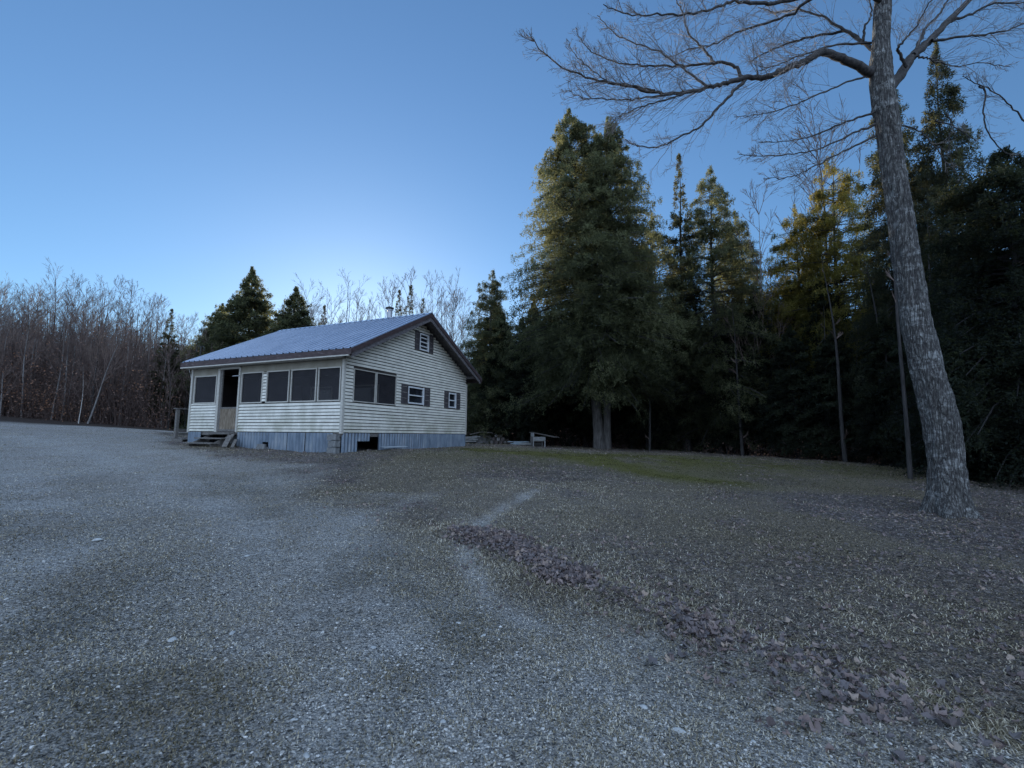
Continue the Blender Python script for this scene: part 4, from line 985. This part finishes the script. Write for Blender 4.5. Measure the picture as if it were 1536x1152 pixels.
# trunks in the dark wood on the right
b6 = bare('bare_tree', 46, 12, .12, 'bark_dark', 'x', 'x', start=.12, nbr=9, ml=1, kids=3, ang=1.6, len_=.08, wob=.15)
pr_.append(b6); used_.append(False)
TL = 'thin dark bare trunk inside the shaded wood on the right'; TG = 'thin trunks in the shaded wood on the right'
for i in range(46):
    px = 830 + 800 * (i + rr.random()) / 46; d0 = 28.5 if px < 1000 else max(10.5, 28.5 - (px - 1000) * .0285)
    d = d0 + rr.uniform(-.3, 5); put_bare(5, px, d, rr.uniform(7, 12), TL, TG)
o = put_bare(5, 1360, 13.5, 11, 'straight scarred trunk standing just behind the leaning bare tree', TG); o.scale = (o.scale[0] * .6, o.scale[1] * .6, o.scale[2])
o = put_bare(5, 974, 26.5, 7, 'thin sapling trunk right of the double-trunked hemlock', TG)

# undergrowth on the left and under the right-hand trees
def undergrowth(name, label, pts_fn, n, hmax, leafn, seed, lm='brush_leaf', es=.09):
    rng = np.random.default_rng(seed); x, y = pts_fn(rng, n); z = ground_z(x, y); h = hmax * rng.uniform(.3, 1, n) * (.5 + vnoise(x * .35, y * .35, 6))
    le = rng.normal(0, .22, (n, 2)); mb = MB()
    b = np.stack([x, y, z - .05], 1); t = b + np.stack([le[:, 0] * h, le[:, 1] * h, h], 1); w_ = .006 + .0035 * h
    mid = (b + t) / 2 + rng.normal(0, .08, (n, 3)); ang = rng.uniform(0, 3.14, n); sv = np.stack([np.cos(ang), np.sin(ang), 0 * ang], 1) * w_[:, None]; sv2 = np.stack([-np.sin(ang), np.cos(ang), 0 * ang], 1) * w_[:, None]
    for s_ in (sv, sv2):
        V = np.stack([b - s_, b + s_, mid + s_ * .7, mid - s_ * .7, t + s_ * .3, t - s_ * .3], 1); I = (np.arange(n) * 6)[:, None]
        mb.add(V.reshape(-1, 3), np.concatenate([I + np.array([[0, 1, 2, 3]]), I + np.array([[3, 2, 4, 5]])]), None, .25)
    m = leafn; k = rng.integers(0, n, m); u = rng.random(m) ** .8
    c = b[k] + (t[k] - b[k]) * u[:, None] + rng.normal(0, .28, (m, 3)) * np.array((1, 1, .5)); c[:, 2] = np.maximum(c[:, 2], z[k] + .03)
    a = rng.uniform(0, 6.28, m); inc = rng.normal(0, .6, m); ln = es * rng.uniform(.5, 1.3, m)
    stick = rng.random(m) < .35; ln = np.where(stick, ln * 5, ln); wd = np.where(stick, .008, ln * .4)
    d = np.stack([np.cos(a) * np.cos(inc), np.sin(a) * np.cos(inc), np.sin(inc)], 1); sv = np.cross(d, rng.normal(0, 1, (m, 3))); sv /= np.linalg.norm(sv, axis=1)[:, None]
    Q = np.stack([c, c + d * (ln * .5)[:, None] + sv * wd[:, None], c + d * ln[:, None], c + d * (ln * .5)[:, None] - sv * wd[:, None]], 1)
    tone = np.clip(np.where(stick, .4, .3 + .7 * rng.random(m) * (.4 + vnoise(c[:, 0] * .25, c[:, 1] * .25 + c[:, 2], 9))), 0, 1)
    mb.add(Q.reshape(-1, 3), np.arange(m * 4).reshape(-1, 4), None, np.repeat(tone, 4))
    o = mb.build(name, M[lm]); tag(o, label, 'undergrowth', kind='stuff')
def band_left(rng, n):
    px = rng.uniform(-450, 740, n); d = 34.2 + 15 * rng.random(n) ** 1.3 + 2.5 * (px > 255); d = np.where(px > 430, d + 6, d); return (px - CX) / F * d, d
undergrowth('undergrowth', 'dense brown saplings and brush along the foot of the left wood', band_left, 12000, 6.0, 300000, 51, es=.12)
def band_right(rng, n):
    px = rng.uniform(700, 1900, n); d0 = np.where(px < 1000, 29., np.maximum(10., 29 - (px - 1000) * .0285)); d = d0 + 9 * rng.random(n) ** 1.2; return (px - CX) / F * d, d
undergrowth('woodland_brush', 'low dark twiggy brush under the right-hand trees', band_right, 2600, 1.5, 40000, 52)

# far wood on the rising ground behind
def far_wood():
    rng = np.random.default_rng(61); n = 9000; az = rng.uniform(-1.05, 1.05, n); r = rng.uniform(60, 118, n); x = r * np.sin(az); y = r * np.cos(az); z = ground_z(x, y); h = rng.uniform(5, 9, n) * (.75 + .5 * vnoise(x * .06, y * .06, 2))
    b = np.stack([x, y, z - .1], 1); le = rng.normal(0, .05, (n, 2)); t = b + np.stack([le[:, 0] * h, le[:, 1] * h, h], 1); mb = MB()
    for ph in (0, 1.57):
        sv = np.stack([np.cos(az + ph), -np.sin(az + ph), 0 * az], 1) * .07; V = np.stack([b - sv, b + sv, t + sv * .2, t - sv * .2], 1); mb.add(V.reshape(-1, 3), np.arange(n * 4).reshape(-1, 4), None, np.repeat(rng.random(n), 4))
    m = 200000; k = rng.integers(0, n, m); u = rng.random(m) ** .7; c = b[k] + (t[k] - b[k]) * u[:, None] + rng.normal(0, .35, (m, 3))
    a = rng.uniform(0, 6.28, m); inc = rng.normal(.7, .35, m); ln = rng.uniform(.5, 1.7, m) * (1.2 - u * .6); d = np.stack([np.cos(a) * np.cos(inc), np.sin(a) * np.cos(inc), np.sin(inc)], 1)
    sv = np.cross(d, rng.normal(0, 1, (m, 3))); sv /= np.linalg.norm(sv, axis=1)[:, None]; wd = rng.uniform(.02, .055, m)[:, None]
    Q = np.stack([c, c + d * (ln * .5)[:, None] + sv * wd, c + d * ln[:, None], c + d * (ln * .5)[:, None] - sv * wd], 1)
    mb.add(Q.reshape(-1, 3), np.arange(m * 4).reshape(-1, 4), None, np.repeat(rng.random(m), 4))
    o = mb.build('distant_wood', M['far_twig']); tag(o, 'distant leafless wood on rising ground behind the cabin', 'woods', kind='stuff')
far_wood()

# ------------------------------------------------------------------ leaning bare tree in the right foreground
def bark_maple():
    m, nt, b = new_mat('furrowed_maple_bark')
    v = coords(nt, (1, 1, .36)); n1 = noise(nt, v, 30, 7, .8); v2a = coords(nt, (1, 1, .14)); nw = node(nt, 'ShaderNodeTexNoise'); nw.inputs['Scale'].default_value = 9; nt.links.new(v2a, nw.inputs['Vector']); v2 = mixc(nt, .12, v2a, nw.outputs['Color']); vo = node(nt, 'ShaderNodeTexVoronoi', feature='DISTANCE_TO_EDGE'); vo.inputs['Scale'].default_value = 24; nt.links.new(v2, vo.inputs['Vector'])
    n2 = noise(nt, coords(nt, (1, 1, 2.2)), 2.6, 6, .75)
    c = ramp(nt, [(.36, (.028, .026, .024)), (.52, (.11, .106, .10)), (.68, (.36, .355, .34))], n1)
    c = mixc(nt, ramp(nt, [(.52, (0, 0, 0)), (.62, (.55, .55, .55))], n2), c, (.46, .47, .46))
    c = mixc(nt, ramp(nt, [(.0, (.8, .8, .8)), (.13, (0, 0, 0))], vo.outputs['Distance']), c, (.025, .02, .022))
    nt.links.new(c, b.inputs['Base Color']); b.inputs['Roughness'].default_value = .92
    h = node(nt, 'ShaderNodeMath', operation='ADD'); nt.links.new(n1, h.inputs[0])
    r2 = ramp(nt, [(0, (0, 0, 0)), (.22, (1, 1, 1))], vo.outputs['Distance']); nt.links.new(r2, h.inputs[1])
    bump(nt, b, h.outputs[0], 1.0, .03); return m
M['bark_maple'] = bark_maple()
M['limb'] = simple('limb_bark', [(.3, (.020, .018, .018)), (.7, (.075, .07, .068))], (2, 2, 2), 9, .9, bs=.6)
M['maple_twig'] = simple('maple_twig', [(.3, (.10, .085, .08)), (.7, (.34, .30, .28))], ns=2, bs=0)

def smooth(pts, n):
    pts = np.asarray(pts, float); t = np.arange(len(pts)); u = np.linspace(0, len(pts) - 1, n); out = []
    P_ = np.vstack([2 * pts[0] - pts[1], pts, 2 * pts[-1] - pts[-2]])
    for q in u:
        i = min(int(q), len(pts) - 2); f = q - i; a, b_, c, d = P_[i], P_[i + 1], P_[i + 2], P_[i + 3]
        out.append(.5 * ((2 * b_) + (-a + c) * f + (2 * a - 5 * b_ + 4 * c - d) * f * f + (-a + 3 * b_ - 3 * c + d) * f ** 3))
    return np.array(out)
def big_tree():
    D = 8.5
    base = P(1421, 768, D); e = empty('maple_tree', (base[0], base[1], gz(base[0], base[1]))); O = np.array(e.location)
    tag(e, 'large leaning leafless tree with furrowed grey bark in the right foreground', 'tree')
    T = [(1424, 800, 37), (1422, 770, 34), (1421, 740, 30.5), (1420, 700, 29), (1413, 650, 29), (1402, 600, 27.5), (1389, 550, 25), (1378, 500, 25), (1369, 450, 23.5), (1361, 400, 22.5), (1354, 350, 22), (1347, 300, 21.5), (1339, 250, 21), (1333, 200, 20.5), (1325, 150, 21), (1321, 105, 21), (1322, 60, 16), (1324, 0, 15.5), (1326, -80, 14), (1322, -200, 11), (1332, -330, 8), (1325, -480, 3)]
    pts = smooth([np.append(P(a, b_, D), r) for a, b_, r in T], 240)
    sc = D / F
    th = np.arange(48) / 48 * 2 * np.pi; n = len(pts); h = pts[:, 2] - O[2]
    def disp(rr, th):
        z = h[:, None]; A = th[None]
        flare = 1 + .42 * np.exp(-np.clip(z, 0, 9) * 4.2) * (1 + .9 * np.cos(A * 5 + .6)) * .6
        rid = vnoise(A * 7.5 + .5 * np.sin(z * 2), z * 3.0 + 0 * A, 7); rid2 = vnoise(A * 16, z * 9 + 0 * A, 17)
        lump = vnoise(A * 1.2 + 3, z * 1.2 + 0 * A, 27)
        seam = np.abs(np.mod(A, 2 * np.pi) - np.pi) / np.pi
        return rr * flare * (.96 + .13 * (rid - .5) + .10 * (rid2 - .5) + .10 * (lump - .5))
    tr = MB(); tr.tube(pts[:, :3] - O, pts[:, 3] * sc * .79, 48, dispf=disp)
    tr.build('trunk', M['bark_maple'], e, True)
    # pale scar at the foot
    rng = np.random.default_rng(77); limbs = MB(); tw = MB()
    Z8 = lambda L: [(780 + x / 2.743, y / 2.743) for x, y in L]
    Z6 = lambda L: [(1180 + x / 2.879, y / 2.879) for x, y in L]
    # (points, start radius px, end radius px, depth start, depth end, twig density, length)
    B = [
        (Z8([(1450, 300), (1430, 290), (1380, 265), (1300, 230), (1240, 215), (1190, 245), (1130, 270), (1060, 300), (1000, 320), (930, 320), (850, 340), (780, 360), (700, 378), (620, 385), (500, 370), (400, 345), (300, 325), (200, 290), (100, 220), (40, 140)]), 9.6, .8, 8.5, 7.2, 105, 1.5),
        (Z8([(930, 325), (880, 375), (820, 440), (750, 510), (650, 570), (560, 605), (490, 600), (430, 575)]), 3.6, .7, 7.9, 7.3, 26, 1.0),
        (Z8([(920, 322), (890, 280), (830, 260), (750, 265), (650, 272), (550, 268), (450, 265), (350, 240), (260, 180), (230, 110)]), 3.8, .7, 7.9, 8.6, 50, 1.1),
        (Z8([(775, 360), (700, 300), (640, 260), (560, 205), (450, 170), (370, 120), (320, 60)]), 2.6, .7, 7.7, 8.4, 32, 1.0),
        (Z8([(800, 255), (750, 195), (690, 130), (670, 50), (640, -10)]), 2.6, 1.0, 8.2, 8.8, 22, 1.0),
        (Z8([(700, 378), (600, 410), (500, 440), (420, 470), (360, 520)]), 2.2, .6, 7.6, 7.0, 26, .9),
        (Z8([(620, 388), (500, 405), (380, 410), (260, 400), (190, 370)]), 2.2, .6, 7.5, 7.6, 26, .9),
        (Z8([(560, 375), (460, 350), (350, 330), (250, 250), (190, 160)]), 2.0, .6, 7.4, 7.8, 26, .9),
        (Z8([(1480, -90), (1300, -40), (1080, 5), (960, 12), (870, 8), (780, 40), (680, 60), (560, 60), (450, 60), (340, 20)]), 5, .8, 8.4, 6.6, 44, 1.2),
        (Z8([(1480, -120), (1190, 0), (1130, 50), (1000, 100), (900, 130), (800, 180), (700, 200), (600, 240)]), 4, .7, 8.4, 9.6, 40, 1.1),
        (Z8([(1470, 215), (1445, 200), (1400, 165), (1340, 130), (1200, 150), (1100, 180), (1000, 220), (940, 260)]), 5, .7, 8.5, 9.8, 36, 1.1),
        (Z8([(1400, 165), (1310, 110), (1250, 70), (1150, 40), (1050, 50), (980, 30)]), 3.2, .7, 8.9, 9.6, 28, 1.0),
        (Z8([(1410, 170), (1420, 110), (1445, 60), (1440, 10), (1420, -60)]), 2.6, .9, 8.8, 9.2, 14, .8),
        (Z8([(1440, 175), (1300, 185), (1180, 220), (1080, 260), (980, 290)]), 2.6, .6, 8.6, 7.6, 26, 1.0),
        (Z8([(1440, 310), (1330, 345), (1200, 400), (1100, 440), (1000, 470), (880, 480)]), 2.2, .6, 8.5, 7.7, 30, 1.0),
        (Z8([(1460, 462), (1350, 500), (1200, 560), (1100, 580), (980, 585)]), 2.4, .6, 8.5, 8.9, 26, 1.0),
        (Z8([(1460, 510), (1350, 560), (1200, 620), (1050, 640), (900, 640)]), 2.4, .6, 8.5, 8.0, 26, 1.0),
        (Z8([(1460, 560), (1330, 620), (1200, 690), (1100, 730), (1000, 735)]), 2.2, .5, 8.5, 7.8, 26, 1.0),
        (Z6([(400, 480), (440, 390), (500, 310), (545, 240), (610, 185), (690, 100), (770, 20), (850, -80), (930, -220)]), 12, 3, 8.6, 9.6, 34, 1.3),
        (Z6([(620, 178), (740, 160), (850, 150), (950, 130), (1040, 95), (1150, 40)]), 2.8, .8, 9.0, 8.6, 30, 1.1),
        (Z6([(520, 290), (490, 235), (480, 210), (510, 170), (560, 110), (600, 40), (650, -40)]), 3.2, 1.0, 8.7, 8.2, 16, .9),
        (Z6([(545, 240), (575, 180), (600, 120), (660, 60), (700, -10), (760, -120)]), 4, 1.2, 8.9, 9.6, 18, 1.0),
        (Z6([(560, 245), (600, 250), (650, 265), (740, 285), (840, 270), (960, 290)]), 2.2, .6, 8.9, 8.4, 22, .9),
        (Z6([(500, 540), (580, 570), (650, 650), (720, 740), (760, 770)]), 1.6, .5, 8.9, 8.8, 6, .6),
        (Z6([(830, 370), (860, 400), (850, 480), (870, 570), (920, 640), (980, 680)]), 1.8, .8, 11, 11.4, 12, .8),
        (Z6([(690, 490), (710, 530), (700, 620), (712, 700)]), 1.4, .6, 11, 11.2, 5, .6),
        (Z6([(640, 520), (710, 540), (770, 580), (820, 610)]), 1.6, .6, 11, 11, 5, .6),
        (Z6([(700, 95), (800, 60), (900, 10), (1020, 15), (1120, -30)]), 3, .8, 9.3, 8.8, 28, 1.1),
        (Z6([(420, 20), (330, -60), (200, -160), (0, -260)]), 6, 1.5, 8.5, 7.5, 18, 1.2),
        (Z6([(1060, 560), (980, 470), (900, 400), (800, 350), (760, 330)]), 1.6, .6, 9.5, 9.2, 20, .9),
    ]
    tipx = P(1321, 105, 8.5)
    for L, r0, r1, d0, d1, nt_, ln in B:
        m = len(L); raw = []
        for i, (a, b_) in enumerate(L):
            t = i / (m - 1); dd = d0 + (d1 - d0) * t; raw.append(np.append(P(a, b_, dd), (r0 + (r1 - r0) * t ** .7) * dd / F))
        pts = smooth(raw, max(14, m * 5)); pts[:, :3] += rng.normal(0, .010, (len(pts), 3)); pts[:, :3] -= O
        limbs.tube(pts[:, :3], np.maximum(pts[:, 3] * .86, .003), 10 if r0 > 4 else 6)
        for k in range(int(nt_ * 1.1)):
            t = rng.uniform(.18, 1) ** .85 if r0 < 10 else rng.uniform(.40, 1); i = min(int(t * (len(pts) - 1)), len(pts) - 2)
            ax = pts[i + 1, :3] - pts[i, :3]; ax /= np.linalg.norm(ax); o = rng.normal(0, 1, 3); o -= ax * (o @ ax); o /= np.linalg.norm(o)
            d = ax * 1.1 + o * .75 + np.array((0, 0, .0)); d /= np.linalg.norm(d)
            grow(tw, rng, pts[i, :3].copy(), d, 1.12 * ln * rng.uniform(.4, .95) * (1.15 - .8 * t) * (.6 if t > .78 else 1), .0055, 0, 2, .13, 4, .035, k=4, min_r=.0020, spread=.6, ns=6)
    limbs.build('limbs', M['limb'], e, True); tw.build('twigs', M['maple_twig'], e)
big_tree()

# ------------------------------------------------------------------ junk by the wood, right of the cabin
def at_ground(px, d): p = P(px, 650, d); return (p[0], p[1], gz(p[0], p[1]))
M['palewood'] = simple('pale_board', [(.3, (.20, .20, .19)), (.7, (.36, .365, .36))], (1, 1, 6), 6, .8)
M['bluetarp'] = simple('pale_blue_panel', [(.3, (.22, .28, .32)), (.7, (.36, .42, .46))], ns=4, rough=.6, bs=0)
M['rust'] = simple('rusty_metal', [(.3, (.035, .028, .026)), (.7, (.11, .09, .085))], ns=9, rough=.7)
rj = random.Random(8)
# small lean-to hutch
DH = 27
h = empty('wooden_hutch', at_ground(808, DH), .15); tag(h, 'small open wooden hutch with a slanting board roof beside the wood', 'hutch')
for x_, y_, hh in ((-.36, -.25, .60), (.30, -.25, .55), (-.36, .45, .56), (.30, .45, .5)):
    mb = MB(); mb.box(x_ - .03, x_ + .03, y_ - .03, y_ + .03, -.1, hh); mb.build('leg', M['palewood'], h)
mb = MB(); mb.box(-.39, .33, -.29, -.281, .34, .56); mb.build('front_panel', M['palewood'], h)
mb = MB(); mb.box(-.39, -.375, -.28, .48, .2, .56); mb.box(-.38, .32, .481, .5, -.1, .5); mb.build('side_panel', M['greywood'], h)
mb = MB(); mb.box(-.36, .30, -.24, .46, .28, .31); mb.build('shelf', M['greywood'], h)
mb = MB()
for k in range(4): mb.prism([(-.42, -.42 + k * .27, .79), (.86 + .3 * (k % 2), -.42 + k * .27, .52), (.86 + .3 * (k % 2), -.42 + k * .27, .555), (-.42, -.42 + k * .27, .825)], (0, .25, 0))
mb.build('roof', M['greywood'], h)
mb = MB(); mb.box(-.4, -.34, -.4, .3, .57, .785); mb.build('roof_brace', M['palewood'], h)
# pile of boards, pale panels and logs
def boards(name, px, d, n, L, label, cat, mat, spread=.5, hgt=.05, group=None):
    e = empty(name, at_ground(px, d), rj.uniform(-.3, .3)); tag(e, label, cat, group)
    for k in range(n):
        mb = MB(); a = rj.uniform(-.3, .3); z = .03 + k * hgt; y = rj.uniform(-spread, spread); x = rj.uniform(-.2, .2); l = L * rj.uniform(.6, 1)
        mb.bar((x - l / 2 * math.cos(a), y - l / 2 * math.sin(a), z), (x + l / 2 * math.cos(a), y + l / 2 * math.sin(a), z + rj.uniform(-.02, .09)), .18, .04); mb.build('board', M[mat], e)
    return e
boards('board_pile', 779, 28, 4, 1.4, 'stack of pale blue white boards lying left of the hutch', 'boards', 'bluetarp', .2)
boards('board_pile', 795, 27.5, 3, 1.6, 'low grey boards lying against the foot of the hutch', 'boards', 'palewood', .3, .03)
e = empty('log_pile', at_ground(752, 29), .1); tag(e, 'small heap of cut logs between the boards and the tarp-covered pile', 'logs')
for k in range(11):
    mb = MB(); row = 0 if k < 5 else (1 if k < 9 else 2); i = k - (0, 5, 9)[row]; r_ = rj.uniform(.08, .13)
    x = -.6 + i * .27 + row * .13; z = .1 + row * .19; l = rj.uniform(.4, .8); mb.tube([(x, -l / 2, z), (x + .03, l / 2, z)], r_, 10, cap=True); mb.build('log', M['rust' if k % 3 else 'bark_grey'], e)
e = empty('junk_pile', at_ground(718, 29.5), .0); tag(e, 'dark mound of scrap with a tarp and pale slabs beside the cabin corner', 'junk')
mb = MB(); n = 14; V = []
for i in range(n):
    for j in range(n):
        u, v_ = i / (n - 1) * 2 - 1, j / (n - 1) * 2 - 1; V.append((u * 1.15 + .25, v_ * .6, max(0, .62 * (1 - u * u) * (1 - v_ * v_) ** .6) + .05 * math.sin(u * 9 + v_ * 5) + .03))
mb.add(V, [(i * n + j, (i + 1) * n + j, (i + 1) * n + j + 1, i * n + j + 1) for i in range(n - 1) for j in range(n - 1)]); mb.build('tarp', simple('dark_tarp', [(.3, (.05, .05, .052)), (.7, (.16, .155, .15))], ns=4, rough=.6), e, True)
for k, (x, z) in enumerate(((-.55, .38), (-.5, .28), (-.6, .18), (-.35, .46))):
    mb = MB(); mb.bar((x - .45, -.62, z - .04), (x + .5, -.66 - .02 * k, z), .1, .05); mb.build('slab', M['palewood'], e)
mb = MB(); mb.tube([(-.5, -.55, .58), (.2, -.5, .74), (.8, -.5, .70), (1.3, -.5, .52)], .03, 6, cap=True); mb.build('pole', M['greywood'], e)
